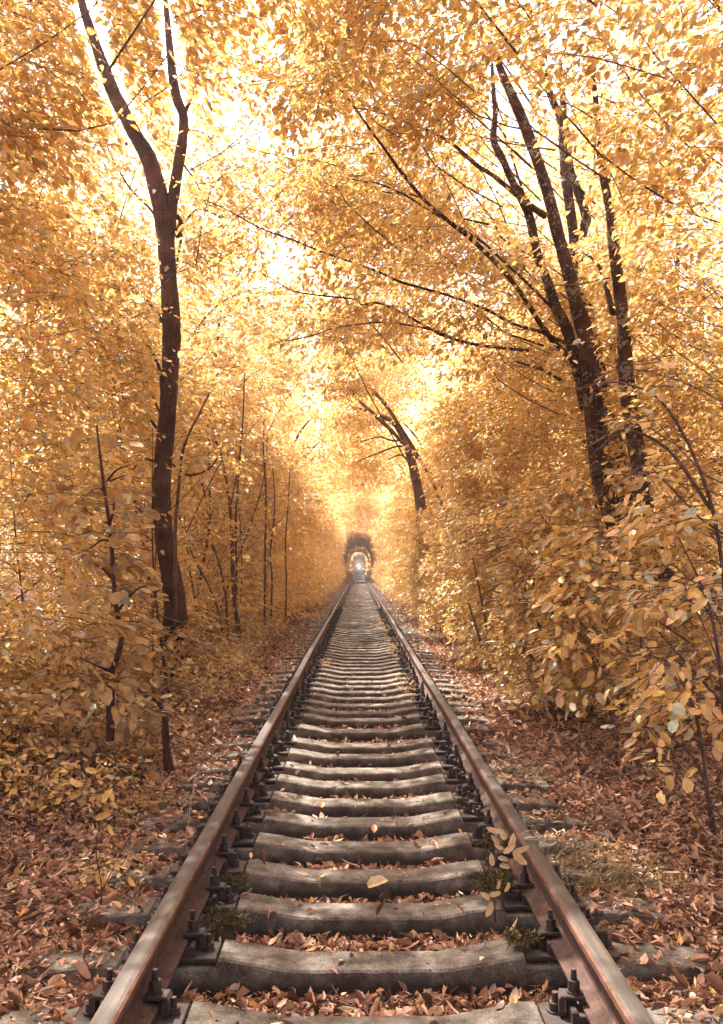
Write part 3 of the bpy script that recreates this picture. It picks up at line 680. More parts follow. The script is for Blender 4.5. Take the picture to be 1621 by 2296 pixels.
d = 12.0
tc_ = z6([(1700, 3050), (1640, 2600), (1560, 2250), (1490, 2000), (1450, 1850), (1400, 1500), (1330, 1250), (1290, 1050), (1275, 880), (1250, 700), (1225, 500), (1210, 330), (1190, 150), (1130, 0), (1080, -200)])
root = tree('leaning_tree', W(tc_[0][0], tc_[0][1], d), 'slimmer tree rising just behind the thick leaning tree, splitting into two pale streaked stems')
part_tube('trunk', root, pix(tc_, d), [px_r(v, d) for v in (44, 40, 36, 34, 32, 28, 26, 24, 22, 22, 21, 18, 17, 15, 10)], M_BARK2, n=12)
t2 = z6([(1290, 1050), (1330, 830), (1350, 760), (1300, 600), (1250, 440), (1240, 300), (1215, 120), (1205, 0), (1190, -200)])
part_tube('limb', root, pix(t2, d, d+.3), [px_r(v, d) for v in (22, 20, 20, 18, 16, 15, 14, 13, 8)], M_BARK2, n=10)
paths = []
for L_, a, c, de in [(z6([(1310, 830), (1340, 720), (1390, 480), (1400, 350), (1420, 200), (1440, 40)]), 8, 4, 12), (z6([(1540, 1700), (1520, 1560), (1460, 1400), (1370, 1270), (1280, 1160), (1130, 1050), (1000, 970), (850, 880), (800, 800)]), 6, 3, 11),
                     (z6([(1500, 1540), (1400, 1410), (1290, 1290), (1190, 1200)]), 7, 3, 11.5), (z6([(1460, 720), (1290, 560), (1180, 470), (1080, 400), (950, 300), (700, 290), (560, 300)]), 5, 2, 11)]:
    P_ = pix(L_, d, de); paths.append(P_); part_tube('branch', root, P_, [px_r(a, d), px_r(c, de)], M_BARK2, n=6)
P, Dd = crown_points(1, 12.0, 15.5, 1400, 1700, 600, gap=.02)
P2, D2 = limb_sprays(paths, .08, .45, 1)
crown('crown', root, root.location, np.concatenate([P, P2]), np.concatenate([Dd, D2]), .09, T6, twigs=100, s=1)

d = 9.6
td = z6([(1830, 3000), (1740, 2600), (1660, 2200), (1610, 1900), (1590, 1700), (1570, 1400), (1545, 1150), (1510, 900), (1490, 700), (1455, 520), (1435, 380), (1425, 230), (1400, 0), (1380, -200)])
root = tree('mottled_tree', W(td[0][0], td[0][1], d), 'upright mottled tree at the right edge of the wood, nearest on that side')
part_tube('trunk', root, pix(td, d), [px_r(v, d) for v in (44, 40, 36, 34, 32, 28, 26, 22, 20, 18, 17, 15, 12, 8)], M_BARK2, n=12)
P_ = pix(z6([(1650, 500), (1580, 420), (1540, 330), (1530, 200), (1560, 60), (1600, -100)]), d+2, d+2); part_tube('limb', root, P_, [px_r(20, d), px_r(14, d)], M_BARK3, n=8)
P_ = pix(z6([(1510, 1330), (1450, 1100), (1390, 1000), (1300, 950)]), d, d+.5); part_tube('branch', root, P_, [px_r(12, d), px_r(4, d)], M_BARK2, n=6)
P, Dd = crown_points(1, 4.6, 8.6, 100, 2100, 500, gap=-.02)
P2, D2 = limb_sprays([P_, pix(td, d)[8:]], .06, .6, 1)
crown('crown', root, root.location, np.concatenate([P, P2]), np.concatenate([Dd, D2]), .088, T6, twigs=70, s=1)

# ---- other trees of the near wall, each with its own trunk and crown
TOP = {}
def wall_tree(s, y0, y1, tx, label, leaf, tmpl, nw, nc, nb, r=.085, name='hornbeam_tree', lean=.35, gap=.0, twigs=60, group='near trees walling the track'):
    y = (y0+y1)/2; base = Vector((s*tx, y, float(gz(s*tx, y))-.05))
    root = tree(name, base, label, group)
    pts = [base+Vector((0, 0, -.1))]
    for k in range(1, 7):
        t = k/6; pts.append(base+Vector((-s*lean*t*t*1.6+random.uniform(-.1, .1), random.uniform(-.15, .15), 8.0*t)))
    part_tube('trunk', root, pts, [r*1.25, r, r*.9, r*.8, r*.65, r*.45, r*.2], M_BARK, n=9)
    for k in range(2 if y0 > 12 else 0):
        h = random.uniform(.4, .7); p = base.lerp(pts[-1], h); e = p+Vector((-s*random.uniform(.8, 1.8), random.uniform(-1, 1), random.uniform(1.4, 2.6)))
        part_tube('branch', root, [p, (p+e)/2+Vector((0, 0, .35)), e, e+Vector((-s*.7, random.uniform(-.3, .3), .1))], [r*.3, r*.18, r*.1, r*.05], M_BARK, n=6)
    P, Dd = crown_points(s, y0, y1, nw, nc, int(nb*(2.4 if y0 > 14 else 1)), gap=gap, top=11 if y0 > 14 else 8.5)
    crown('crown', root, base, P, Dd, leaf, tmpl, twigs=twigs, s=s)
    return root
wall_tree(-1, 4.6, 8.0, 4.9, 'tree whose crown hangs over the nearest part of the left verge', .09, T6, 100, 2000, 500, gap=-.03, lean=.2, twigs=20)
for s_, tx_, lb_ in ((-1, 5.4, 'unseen tree added level with the viewer on the left, its crown shading the near track'), (1, 5.4, 'unseen tree added level with the viewer on the right, its crown shading the near track')):
    wall_tree(s_, -1.0, 4.2, tx_, lb_, .09, T6, 60, 2300, 200, lean=.2, twigs=10, name='added_shade_tree')  # out-of-view trees, added so their crowns darken the near track
    wall_tree(s_, -8.0, -1.0, tx_, lb_.replace('level with', 'behind'), .13, T4, 700, 1300, 300, lean=.2, twigs=5, name='added_shade_tree')
wall_tree(-1, 8.0, 11.5, 4.9, 'tree standing behind the leafy shrub at the left edge', .092, T6, 600, 2000, 500, gap=-.03, lean=.3)
wall_tree(-1, 15.0, 19.0, 4.0, 'slender tree just beyond the forked tree', .10, T6, 800, 1500, 200, gap=.17)
wall_tree(-1, 19.0, 23.5, 3.8, 'slender tree behind the thicket of thin stems on the left', .105, T6, 1300, 1600, 500)
wall_tree(-1, 23.5, 29.0, 3.3, 'tree where the left wall of leaves closes in on the rail', .115, T4, 1500, 1600, 500)
wall_tree(1, 15.5, 19.5, 4.6, 'tree hidden in yellow leaves beyond the leaning trees', .10, T6, 1800, 1300, 500)
wall_tree(1, 19.5, 24.0, 4.6, 'second tree hidden in yellow leaves beyond the leaning trees', .105, T4, 1900, 1300, 500)
# the arching tree whose bare trunk shows at the end of the right wall
d = 27.0
at_ = [(952, 1400), (948, 1250), (943, 1140), (936, 1090), (922, 1030), (907, 985), (885, 950), (850, 930), (800, 915), (750, 900)]
root = tree('arching_tree', W(at_[0][0], at_[0][1]-40, d), 'arching tree with a bare curved trunk showing in the right wall down the track')
part_tube('trunk', root, pix(at_, d), [px_r(v*1.25, d) for v in (22, 20, 17, 16, 16, 13, 9, 7, 5, 3)], M_BARK3, n=9)
for L_ in ([(905, 985), (880, 988), (850, 980), (810, 990)], [(915, 1010), (895, 1000), (850, 1015), (800, 1035)], [(920, 1040), (900, 1020), (870, 1030)]):
    part_tube('branch', root, pix(L_, d, d-1), [px_r(6, d), px_r(2, d)], M_BARK3, n=6)
P, Dd = crown_points(1, 24.0, 29.0, 1900, 1900, 1200, top=11)
keepm = ~((P[:, 0] < 2.6) & (P[:, 1] < 27.2) & (P[:, 2] > 2.6) & (P[:, 2] < 6.4) & (P[:, 0] > 1.3))
nl = 420; Pl = np.stack([rng.uniform(1.6, 2.5, nl), rng.uniform(25.4, 27.0, nl), -.1+3.1*rng.random(nl)], -1)
crown('crown', root, root.location, np.concatenate([P[keepm], Pl]), np.concatenate([Dd[keepm], rot_rand(nl)*[1, 1, .4]]), .115, T4, twigs=40, s=1)
# leaning bare stems crossing high above the track
for L_, a, c, de, lb in (([(742, 752), (760, 780), (786, 812), (830, 870), (880, 930)], 10, 7, 24, 'bare stem slanting across the vault above the track'), ([(733, 788), (750, 825), (775, 862), (805, 898), (840, 930), (900, 990)], 6, 8, 26, 'thinner bare stem slanting just below the other one')):
    root = tree('slender_tree', W(L_[-1][0]+150, 1395, de), lb, 'bare stems slanting across the vault', cat='slender tree')
    P_ = pix(L_+[(L_[-1][0]+110, 1130), (L_[-1][0]+150, 1395)], de)
    part_tube('trunk', root, P_, [px_r(a*.6, de), px_r(a, de), px_r(c, de), px_r(c*1.2, de)], M_BARK3, n=7)

# ---- far trees of the tunnel: five models, then copies
def copy_tree(src):
    r = src.copy(); COL.objects.link(r)
    for ch in src.children:
        c = ch.copy(); COL.objects.link(c); c.parent = r
    return r
protos = []
TL = 5.0
for k in range(5):
    root = tree('tunnel_tree', (2.9, 0, 0), 'yellow tree of the clipped looking leaf tunnel far down the track', 'trees forming the far leaf tunnel')
    n1, n2, n3 = (1500 if k < 4 else 2600), (900, 900, 900, 450, 2600)[k], 800
    y = rng.uniform(-TL/2, TL/2, n1); z = -.1+5.0*rng.random(n1)
    x = 2.15+np.minimum(rng.exponential(.55, n1), 2.2)+shelf(y, z, k)
    P1 = np.stack([x, y, z-.2], -1); D1 = np.stack([-rng.uniform(.2, 1, n1), rng.normal(0, .8, n1), rng.uniform(-.4, .4, n1)], -1)
    y = rng.uniform(-TL/2, TL/2, n2); xa = rng.uniform(-.3, 4.4, n2); z = (4.7 if k < 4 else 4.0)+1.0*np.sqrt(np.clip(1-(xa/2.7)**2, 0, 1))+np.minimum(rng.exponential(.7, n2), 2.6)
    P2 = np.stack([xa-.1, y, z], -1); D2 = np.stack([-rng.uniform(.1, 1, n2), rng.normal(0, .7, n2), rng.uniform(-.3, .2, n2)], -1)
    P3 = np.stack([rng.uniform(2.8, 6.5, n3), rng.uniform(-TL/2, TL/2, n3), 11*rng.random(n3)**.7], -1); D3 = rot_rand(n3)
    P = np.concatenate([P1, P2, P3]); Dd = np.concatenate([D1, D2, D3])
    if k == 4:          # closed, round clipped section of the tunnel
        th = rng.uniform(-.95, PI/2+.1, n1+n2); rr = rng.exponential(.35, n1+n2); c_, s_ = np.cos(th), np.sin(th)
        px_ = 2.05*np.sign(c_)*np.abs(c_)**.8; pz_ = 2.3+2.6*np.sign(s_)*np.abs(s_)**.8
        P = np.stack([px_+c_*rr, rng.uniform(-TL/2, TL/2, n1+n2), pz_+s_*rr], -1); Dd = np.stack([-c_+rng.normal(0, .5, n1+n2), rng.normal(0, .8, n1+n2), rng.normal(0, .4, n1+n2)], -1)
        P = np.concatenate([P, P3]); Dd = np.concatenate([Dd, D3])
    kp = clump(P+[0, 10*k, 0], 1.2) > np.concatenate([np.full(n1, -.2 if k < 4 else -.45), np.full(n2, -.10 if k < 4 else -.3), np.full(n3, -.3)])
    P, Dd = P[kp], Dd[kp]
    o = np.array([2.9, 0, 0]); b = MB(); Up = np.tile([0., 0, 1.], (len(P), 1))
    b.leaves(sprays(P-o, Dd, Up, 9, .6, .15, T4))
    add_twigs(b, P-o, 16, 1)
    b.build('crown', (M_LEAF, M_BARK3), root)
    part_tube('trunk', root, [(2.9, 0, -.4), (2.95, .1, 2), (2.8, -.1, 4), (2.2, .1, 5.8), (1.2, 0, 7)], [.10, .08, .07, .05, .02], M_BARK3, n=7)
    protos.append(root)
y = 31.5; i = 0; used = set()
FAR = []
def is_open(y): return any(a < y < b for a, b in ((52, 61), (160, 200), (290, 335), (430, 470)))
while y < 150:
    FAR.append((y, 1.0)); y += TL*.86
y += 4
while y < 620:
    sc = 3.2; FAR.append((y+5, sc)); y += TL*sc*.97
for y, sc in FAR:
    for s in (1, -1):
        j = 4 if any(a < y < b for a, b in ((99, 118), (136, 160), (215, 262), (300, 345), (430, 620))) else 3 if y > 115 or is_open(y) else i % 3; i += 1
        r = protos[j] if j not in used else copy_tree(protos[j]); used.add(j)
        r.location = (s*2.9, y+random.uniform(-.3, .3), float(tz(y))); r.rotation_euler = (0, 0, 0 if s > 0 else PI)
        r.scale = (1, sc*random.choice((1, 1)), random.uniform(.95, 1.05))
        r['label'] = 'yellow tree of the clipped looking leaf tunnel far down the track, on the ' + ('right' if s > 0 else 'left'); r['group'] = 'trees forming the far leaf tunnel on the ' + ('right' if s > 0 else 'left')
        if y < 60: r['label'] = 'yellow tree in the tunnel wall just past the arching tree on the right' if s > 0 else 'yellow tree in the tunnel wall past the thicket on the left'; r['group'] = 'tunnel trees of the middle distance on the ' + ('right' if s > 0 else 'left')

# ---- woodland behind both walls
wp = []
for k in range(3):
    root = tree('woodland_tree', (0, 0, 0), 'tall yellow woodland tree glimpsed behind the wall of leaves', 'woodland trees behind the leafy walls')
    n = 1500; P = rng.normal(0, 1, (n, 3))*[1.9, 1.9, 2.4]+[0, 0, 5.2]
    P = P[(P[:, 2] > .8) & (np.hypot(P[:, 0], P[:, 1]) < 3.3)]; P = P[clump(P+[0, 7*k, 3], 1.1) > -.25]
    b = MB(); b.leaves(sprays(P, rot_rand(len(P))*[1, 1, .4], np.tile([0., 0, 1.], (len(P), 1)), 8, .6, .15, T4))
    add_twigs(b, P, 25, 1); b.build('crown', (M_LEAF, M_BARK3), root)
    part_tube('trunk', root, [(0, 0, -.4), (.1, 0, 2.5), (-.1, .1, 5), (.1, 0, 9)], [.14, .11, .09, .03], M_BARK, n=8)
    wp.append(root)
spots = []
for row, (xx, st) in enumerate(((8.0, 3.6), (10.8, 4.2), (15, 4.6), (20, 5.5))):
    y = 5+row*1.3
    while y < 42+row*8:
        for s in (-1, 1): spots.append((s*(xx+random.uniform(-1, 1)), y+random.uniform(-1, 1)))
        y += st
for k, (x, y) in enumerate(spots):
    r = wp[k] if k < 3 else copy_tree(wp[k % 3])
    r.location = (x, y, float(gz(x, y))); r.rotation_euler = (0, 0, random.uniform(0, 6.28)); q = random.uniform(.85, 1.15); r.scale = (q, q, q*random.uniform(.9, 1.1))
    if k % 2: r['label'] = 'yellow woodland tree glimpsed behind the right wall of leaves'; r['group'] = 'woodland trees behind the right wall'
    else: r['label'] = 'yellow woodland tree glimpsed behind the left wall of leaves'; r['group'] = 'woodland trees behind the left wall'

# ------------------------------------------------------------------ thin stems on the left
def z3(L): return [(x*.3724+209, y*.3724+952.9) for x, y in L]
def z5(L): return [(x*.3724+209, y*.3724+209) for x, y in L]
def sapling(L, d, w0, w1, label, cr=0, leaf=.09, name='sapling', mt=None, sub=(), group='thin stems on the left verge'):
    base = W(L[0][0], L[0][1], d); root = tree(name, base, label, group, cat='sapling' if name == 'sapling' else 'young tree')
    pts = pix(L, d); part_tube('trunk', root, pts, [px_r(w0, d), px_r(w1, d)], mt or M_BARK3, n=8, wob=.03)
    ps = [pts]
    for S_ in sub:
        q = pix(S_, d, d-.4); ps.append(q); part_tube('branch', root, q, [px_r(w0*.45, d), px_r(1.2, d)], mt or M_BARK3, n=5, wob=.03)
    if cr:
        P, Dd = limb_sprays(ps, 1, .1, -1); n = cr
        A = np.concatenate([smooth_path(q, [1]*len(q), 5)[0][3:] for q in ps]); P = A[rng.integers(0, len(A), n)]+rng.normal(0, .33, (n, 3))
        crown('crown', root, base, P, rot_rand(n)*[1, 1, .4], leaf, T6, K=9, Ls=.4, twigs=min(12, n//4), s=-1)
    return root
thin = z5([(150, 2450), (140, 1900), (130, 1750), (110, 1550), (75, 1330), (30, 1150), (0, 1020), (-30, 880)])
sapling([(352, 1450), (349, 1400), (340, 1300), (322, 1210), (305, 1130), (282, 1040), (262, 950), (250, 850), (238, 740), (225, 650), (212, 590), (195, 500)], 14.5, 19, 9, 'pinkish brown young tree leaning left behind the forked trunk', 70, name='young_tree', mt=M_BARK3)
sapling([(392, 1400), (393, 1260), (393, 1180), (400, 1100), (408, 1020), (425, 970), (445, 930), (470, 880)], 12.6, 9, 4, 'slim grey stem hugging the right side of the forked trunk', 16)
sapling([(540, 1440), (524, 1330), (520, 1200), (516, 1140), (508, 1080), (495, 1020), (480, 980), (462, 930)], 17, 9, 4, 'thickest stem of the thin stemmed thicket left of the track', 40, sub=[[(516, 1140), (535, 1040), (545, 960)]])
sapling([(527, 1440), (530, 1300), (528, 1180), (532, 1100), (538, 1020), (545, 930), (548, 840)], 17.3, 6, 3, 'straight thin stem of the thicket beside its thickest stem', 30)
sapling([(512, 1440), (505, 1330), (490, 1260), (470, 1200), (462, 1120), (440, 1050)], 16.5, 6, 3, 'thin stem of the thicket bending left', 25)
sapling([(448, 1300), (470, 1180), (470, 1100), (468, 1020), (466, 950)], 17, 6, 3, 'pale straight stem between forked trunk and thicket', 25)
sapling([(592, 1430), (594, 1330), (595, 1200), (596, 1100), (590, 1000), (592, 940)], 20, 6, 3, 'upright dark stem at the right side of the thicket', 25)
sapling([(606, 1420), (610, 1300), (606, 1240), (616, 1140), (612, 1050)], 21, 5, 2.5, 'slightly crooked stem at the right side of the thicket', 20)
sapling([(640, 1390), (642, 1300), (640, 1220), (646, 1130), (650, 1050)], 23, 4, 2, 'isolated thin stem nearer the rail than the thicket', 15)
sapling([(500, 1420), (480, 1340), (430, 1240), (400, 1150), (380, 1090)], 15.5, 5, 2, 'thin stem slanting up to the forked trunk', 10)
sapling([(480, 1400), (520, 1290), (560, 1180), (590, 1080), (600, 980)], 18, 4, 2, 'thin stem crossing the thicket towards the rail', 15)

for j_ in range(18):
    y_ = random.uniform(9.5, 26); x_ = -random.uniform(2.2, 4.2); h_ = random.uniform(2.2, 4.2); b0 = Vector((x_, y_, float(gz(x_, y_))-.05))
    rt = tree('bare_sapling', b0, 'thin dark leafless sapling among the left undergrowth', 'leafless saplings in the left undergrowth', cat='sapling')
    top_ = b0+Vector((random.uniform(-.5, .7), random.uniform(-.3, .3), h_)); md = (b0+top_)/2+Vector((random.uniform(-.12, .12), 0, 0))
    part_tube('trunk', rt, [b0, md, top_], [random.uniform(.012, .024), .010, .004], random.choice((M_BARK, M_BARK3)), n=6, wob=.03)
    for _ in range(3):
        p0 = md.lerp(top_, random.uniform(-.5, .7)); part_tube('branch', rt, [p0, p0+Vector((random.uniform(-.25, .35), 0, .25)), p0+Vector((random.uniform(-.5, .7), random.uniform(-.2, .2), random.uniform(.4, .8)))], [.007, .005, .002], M_BARK, n=5, wob=.03)

# dark crooked young tree at the left edge
d = 6.3
S_ = z3([(100, 1900), (105, 1600), (110, 1480), (150, 1380), (170, 1260), (150, 1160), (128, 1030), (122, 930), (115, 800), (105, 690), (95, 590), (65, 380), (50, 250), (35, 130), (20, 0)])
root = tree('crooked_young_tree', (W(S_[0][0], S_[0][1], d)), 'dark crooked young tree with broad grey green leaves at the left edge')
part_tube('trunk', root, pix(S_, d), [px_r(v, d) for v in (18, 15, 16, 13, 11, 11, 9, 9, 9, 8, 8, 7, 6, 5, 4)], M_BARK, n=8)
subs = [z3([(110, 1480), (70, 1470), (0, 1440), (-80, 1400)]), z3([(100, 590), (50, 570), (0, 545), (-60, 500)]), z3([(112, 700), (50, 695), (0, 730), (-50, 760)]), z3([(100, 590), (120, 520), (125, 430)]), z3([(50, 390), (130, 280), (220, 240)]), z3([(60, 360), (120, 330), (200, 300)]),
        z3([(122, 930), (60, 870), (0, 830)]), z3([(140, 1130), (250, 1000), (330, 960)])]
for q in subs: part_tube('branch', root, pix(q, d, d-.2), [px_r(7, d), px_r(2.2, d)], M_BARK, n=6)
def layer(L, n, d, jx=18, jy=9, jd=.25, dirx=1.0, K=8, leaf=.10, Ls=.32):
    """flat layers of big leaves spread round a pixel polyline"""
    A = np.array(L, float); t = rng.uniform(0, len(A)-1.001, n); i = t.astype(int); f = (t-i)[:, None]
    Q_ = A[i]*(1-f)+A[i+1]*f+rng.normal(0, 1, (n, 2))*[jx, jy]
    P = np.array([tuple(W(a, b_, d+rng.normal(0, jd))) for a, b_ in Q_])
    return P, np.stack([np.full(n, dirx)+rng.normal(0, .5, n), rng.normal(-.4, .5, n), rng.normal(-.15, .12, n)], -1)
Ls_ = [([(150, 1090), (215, 1100), (290, 1095), (345, 1088)], 13), ([(150, 1130), (230, 1140), (310, 1120)], 12), ([(180, 1200), (260, 1190), (330, 1175)], 10), ([(150, 1250), (230, 1225), (330, 1245)], 14), ([(160, 1320), (250, 1320), (330, 1310)], 16),
       ([(150, 1370), (230, 1390), (330, 1385), (400, 1395)], 16), ([(150, 1440), (260, 1450), (360, 1465)], 14), ([(150, 1520), (260, 1530), (350, 1520)], 18), ([(230, 1590), (300, 1580), (360, 1590)], 14), ([(209, 960), (270, 990)], 4)]
Pa = [layer(L, int(n*.75), d+.2, 24, 7) for L, n in Ls_]
crown('crown', root, root.location, np.concatenate([p for p, q in Pa]), np.concatenate([q for p, q in Pa]), .10, T14, K=7, Ls=.34, m=M_LOW, droop=.22, wr=.66)

# small trunked shrub at the left edge of the bed
d = 7.0
S_ = [(380, 1725), (374, 1690), (371, 1640), (368, 1600), (350, 1570), (320, 1555), (290, 1520)]
root = tree('small_shrub', W(380, 1718, d), 'low shrub with a short bent dark stem left of the rail', cat='shrub')
part_tube('stem', root, pix(S_, d), [px_r(v, d) for v in (22, 16, 15, 13, 9, 7, 4)], M_BARK, n=8)
part_tube('stem', root, pix([(368, 1605), (385, 1590), (410, 1570)], d), [px_r(8, d), px_r(3, d)], M_BARK, n=6)
Pa = [layer(L, n, d, 20, 9, .2) for L, n in (([(230, 1600), (300, 1590), (370, 1600)], 20), ([(380, 1665), (420, 1670), (460, 1660)], 5), ([(280, 1570), (350, 1560)], 10), ([(230, 1660), (300, 1700), (360, 1720)], 6))]
crown('foliage', root, root.location, np.concatenate([p for p, q in Pa]), np.concatenate([q for p, q in Pa]), .09, T14, K=6, Ls=.28, m=M_LOW, droop=.3, wr=.62)

# ------------------------------------------------------------------ right hand bushes
def bush(label, d0, segs, stems, leaf, m, K=7, Ls=.35, tmpl=T14, jd=.35, droop=.42, wr=.60, name='hazel_bush', jy=17):
    bx, by, bd = stems[0][0][0], stems[0][0][1], d0
    root = tree(name, W(bx, by, d0), label, cat='bush', group='bushes along the right verge')
    for L_ in stems: part_tube('stem', root, pix(L_, d0, d0-.1), [px_r(9, d0), px_r(3, d0)], M_BARK3, n=6)
    Pa = [layer(L_, int(n*1.7), dd, 36, jy, jd, -1.0) for L_, n, dd in segs]
    P = np.concatenate([p for p, q in Pa]); Dd = np.concatenate([q for p, q in Pa])
    ok = (P[:, 2] > gz(P[:, 0], P[:, 1])+.1) & ((P[:, 0] > 1.5) | (P[:, 2] > 1.6)) & (P[:, 0] > 1.15)
    crown('foliage', root, root.location, P[ok], Dd[ok], leaf, tmpl, K=K, Ls=Ls, m=m, droop=droop, wr=wr, twigs=14, s=1)
    return root
bush('nearest bush at the right edge with big toothed ochre leaves hanging over the verge', 5.6, [([(1330, 1640), (1400, 1610), (1480, 1580), (1560, 1540)], 17, 5.3), ([(1370, 1680), (1420, 1690), (1500, 1690)], 8, 5.2), ([(1390, 1480), (1450, 1500), (1540, 1460)], 9, 5.2), ([(1420, 1350), (1500, 1320), (1580, 1300)], 22, 5.6), ([(1460, 1150), (1580, 1150)], 12, 5.8), ([(1345, 850), (1420, 850), (1500, 800)], 6, 5.0), ([(1350, 975), (1440, 960), (1520, 900)], 6, 5.0), ([(1390, 1080), (1500, 1040)], 5, 5.0), ([(1500, 1420), (1580, 1600)], 16, 5.6)],
     [[(1620, 2000), (1580, 1750), (1500, 1650), (1400, 1620)], [(1600, 1900), (1560, 1600), (1480, 1480), (1400, 1470)], [(1640, 1800), (1600, 1400), (1520, 1200)], [(1640, 1500), (1600, 1150), (1500, 920), (1400, 860), (1310, 865)], [(1600, 1150), (1500, 1010), (1400, 965), (1320, 1000)]], .085, M_BUSH)
bush('broad bush of rounded peach and ochre leaves in front of the leaning trees', 8.2, [([(1230, 1360), (1300, 1330), (1380, 1340)], 46, 8.0), ([(1240, 1440), (1320, 1430), (1400, 1440)], 44, 7.9), ([(1210, 1290), (1300, 1260), (1400, 1280)], 46, 8.0), ([(1300, 1200), (1400, 1210), (1480, 1180)], 46, 8.3), ([(1250, 1500), (1330, 1510), (1400, 1520)], 22, 8.0)],
     [[(1400, 1720), (1370, 1600), (1330, 1480), (1280, 1380)], [(1390, 1720), (1360, 1560), (1300, 1420)], [(1420, 1700), (1440, 1500), (1420, 1300), (1380, 1200)]], .092, M_BUSH)
bush('bush of drooping pale green and yellow leaves beneath the leaning trunks', 10.2, [([(1130, 1130), (1220, 1110), (1300, 1120)], 34, 10.0), ([(1050, 1220), (1150, 1190), (1250, 1190)], 46, 10.2), ([(1080, 1290), (1160, 1280), (1240, 1260)], 46, 10.2), ([(1110, 1370), (1180, 1360), (1250, 1340)], 44, 10.3), ([(1120, 1450), (1180, 1450), (1240, 1440)], 40, 10.3), ([(1150, 1530), (1230, 1540), (1300, 1540)], 22, 10.2), ([(1330, 1060), (1400, 1080)], 18, 10)],
     [[(1260, 1640), (1240, 1500), (1200, 1380), (1150, 1250)], [(1250, 1640), (1210, 1500), (1160, 1440)], [(1290, 1640), (1290, 1450), (1260, 1250), (1200, 1130)]], .086, M_BUSH, K=8, jd=.35)
bush('bush of small bright yellow leaves spilling towards the right rail', 15.0, [([(960, 1330), (1030, 1320), (1100, 1300)], 60, 18.0), ([(970, 1400), (1040, 1400), (1110, 1400)], 60, 16.5), ([(1010, 1460), (1080, 1460), (1130, 1470)], 34, 14.5), ([(960, 1260), (1040, 1240), (1110, 1220)], 70, 17.0), ([(1000, 1170), (1080, 1150)], 50, 16.0)],
     [[(1100, 1545), (1080, 1450), (1050, 1350)], [(1110, 1545), (1090, 1400), (1060, 1250)]], .085, M_LEAF, K=9, tmpl=T6, jd=.5, droop=.5, wr=.56, name='yellow_bush')
bush('far bush of fine yellow leaves where the right rail narrows', 27.0, [([(900, 1345), (940, 1340), (980, 1340)], 110, 28), ([(900, 1300), (950, 1280), (1000, 1260)], 120, 27), ([(930, 1390), (980, 1390)], 70, 24)],
     [[(975, 1392), (960, 1360), (945, 1320)], [(980, 1392), (975, 1340)]], .10, M_LEAF, K=9, tmpl=T6, jd=.7, droop=.5, wr=.56, name='yellow_bush', jy=16)

# low pale shoots in front of the bushes and all over the left verge
def shoot_proto(k, m, leaf):
    root = tree('low_plant', (0, 0, 0), 'low leafy woodland plant on the left verge', 'low plants covering the left verge', cat='low plant')
    b = MB(); 
    for _ in range(3):
        e = np.array([random.uniform(-.18, .18), random.uniform(-.18, .18), random.uniform(.3, .6)])
        b.tube([(0, 0, -.05), e*.5+[.02, .02, .02], e], [.005, .004, .002], n=4, sub=2)
    b.build('stem', M_BARK3, root)
    n = 26; P = rng.normal(0, .2, (n, 3))*[1, 1, .0]; P[:, 2] = rng.uniform(.12, .62, n)
    Up = np.tile([0., 0, 1.], (n, 1)); c = MB(); c.leaves(sprays(P, rot_rand(n)*[1, 1, .25], Up, 5, .22, leaf, T6, droop=.3, wr=.64)); c.build('foliage', m, root)
    return root
sp = [shoot_proto(k, (M_LOW, M_BUSH, M_LOW)[k], .085) for k in range(3)]
k = 0; spots = []
while len(spots) < 190:
    y = 6+17*random.random()**1.3; x = -random.uniform(1.55, 4.4)
    if x > -1.9-.0*y and random.random() < .5: continue
    if y < 9 and x > -1.75: continue
    spots.append((x, y))
for x, y in spots:
    r = sp[k] if k < 3 else copy_tree(sp[k % 3]); k += 1
    r.location = (x, y, float(gz(x, y))); r.rotation_euler = (0, 0, random.uniform(0, 6.28)); q = random.uniform(.55, 1.25)*(.7 if x > -2.2 else 1); r.scale = (q*1.1, q*1.1, q)
    zone = 'nearest the viewer beside the small shrub' if y < 9.5 else 'around the foot of the forked tree' if y < 14 else 'beneath the thicket of thin stems' if y < 19 else 'far along the left rail'
    r['label'] = 'low leafy woodland plant '+zone+(', close to the rail' if x > -2.4 else ', back under the trees'); r['group'] = 'low plants '+zone+(' close to the rail' if x > -2.4 else ' under the trees')
for j in range(46):
    y = 8+13*random.random(); x = random.uniform(1.9, 3.2)
    r = copy_tree(sp[j % 3]); r.location = (x, y, float(gz(x, y))); r.rotation_euler = (0, 0, random.uniform(0, 6.28)); q = random.uniform(.5, .95); r.scale = (q, q, q)
    r['label'] = 'low leafy woodland plant on the right verge '+('before the yellow bush' if y < 13 else 'beyond the broad bushes'); r['group'] = 'low plants along the right verge'
for j in range(24):      # weeds between rail and sleeper ends further down the line
    y = 11+14*random.random(); x = random.choice((-.62, .62, .6, .66))+random.uniform(-.06, .06)
    r = copy_tree(sp[j % 3]); r.location = (x, y, -.33); r.rotation_euler = (0, 0, random.uniform(0, 6.28)); q = random.uniform(.25, .42); r.scale = (q, q, q)
    r['label'] = 'small weed growing on the sleepers against the inside of a rail'; r['group'] = 'weeds along the inside of the rails'

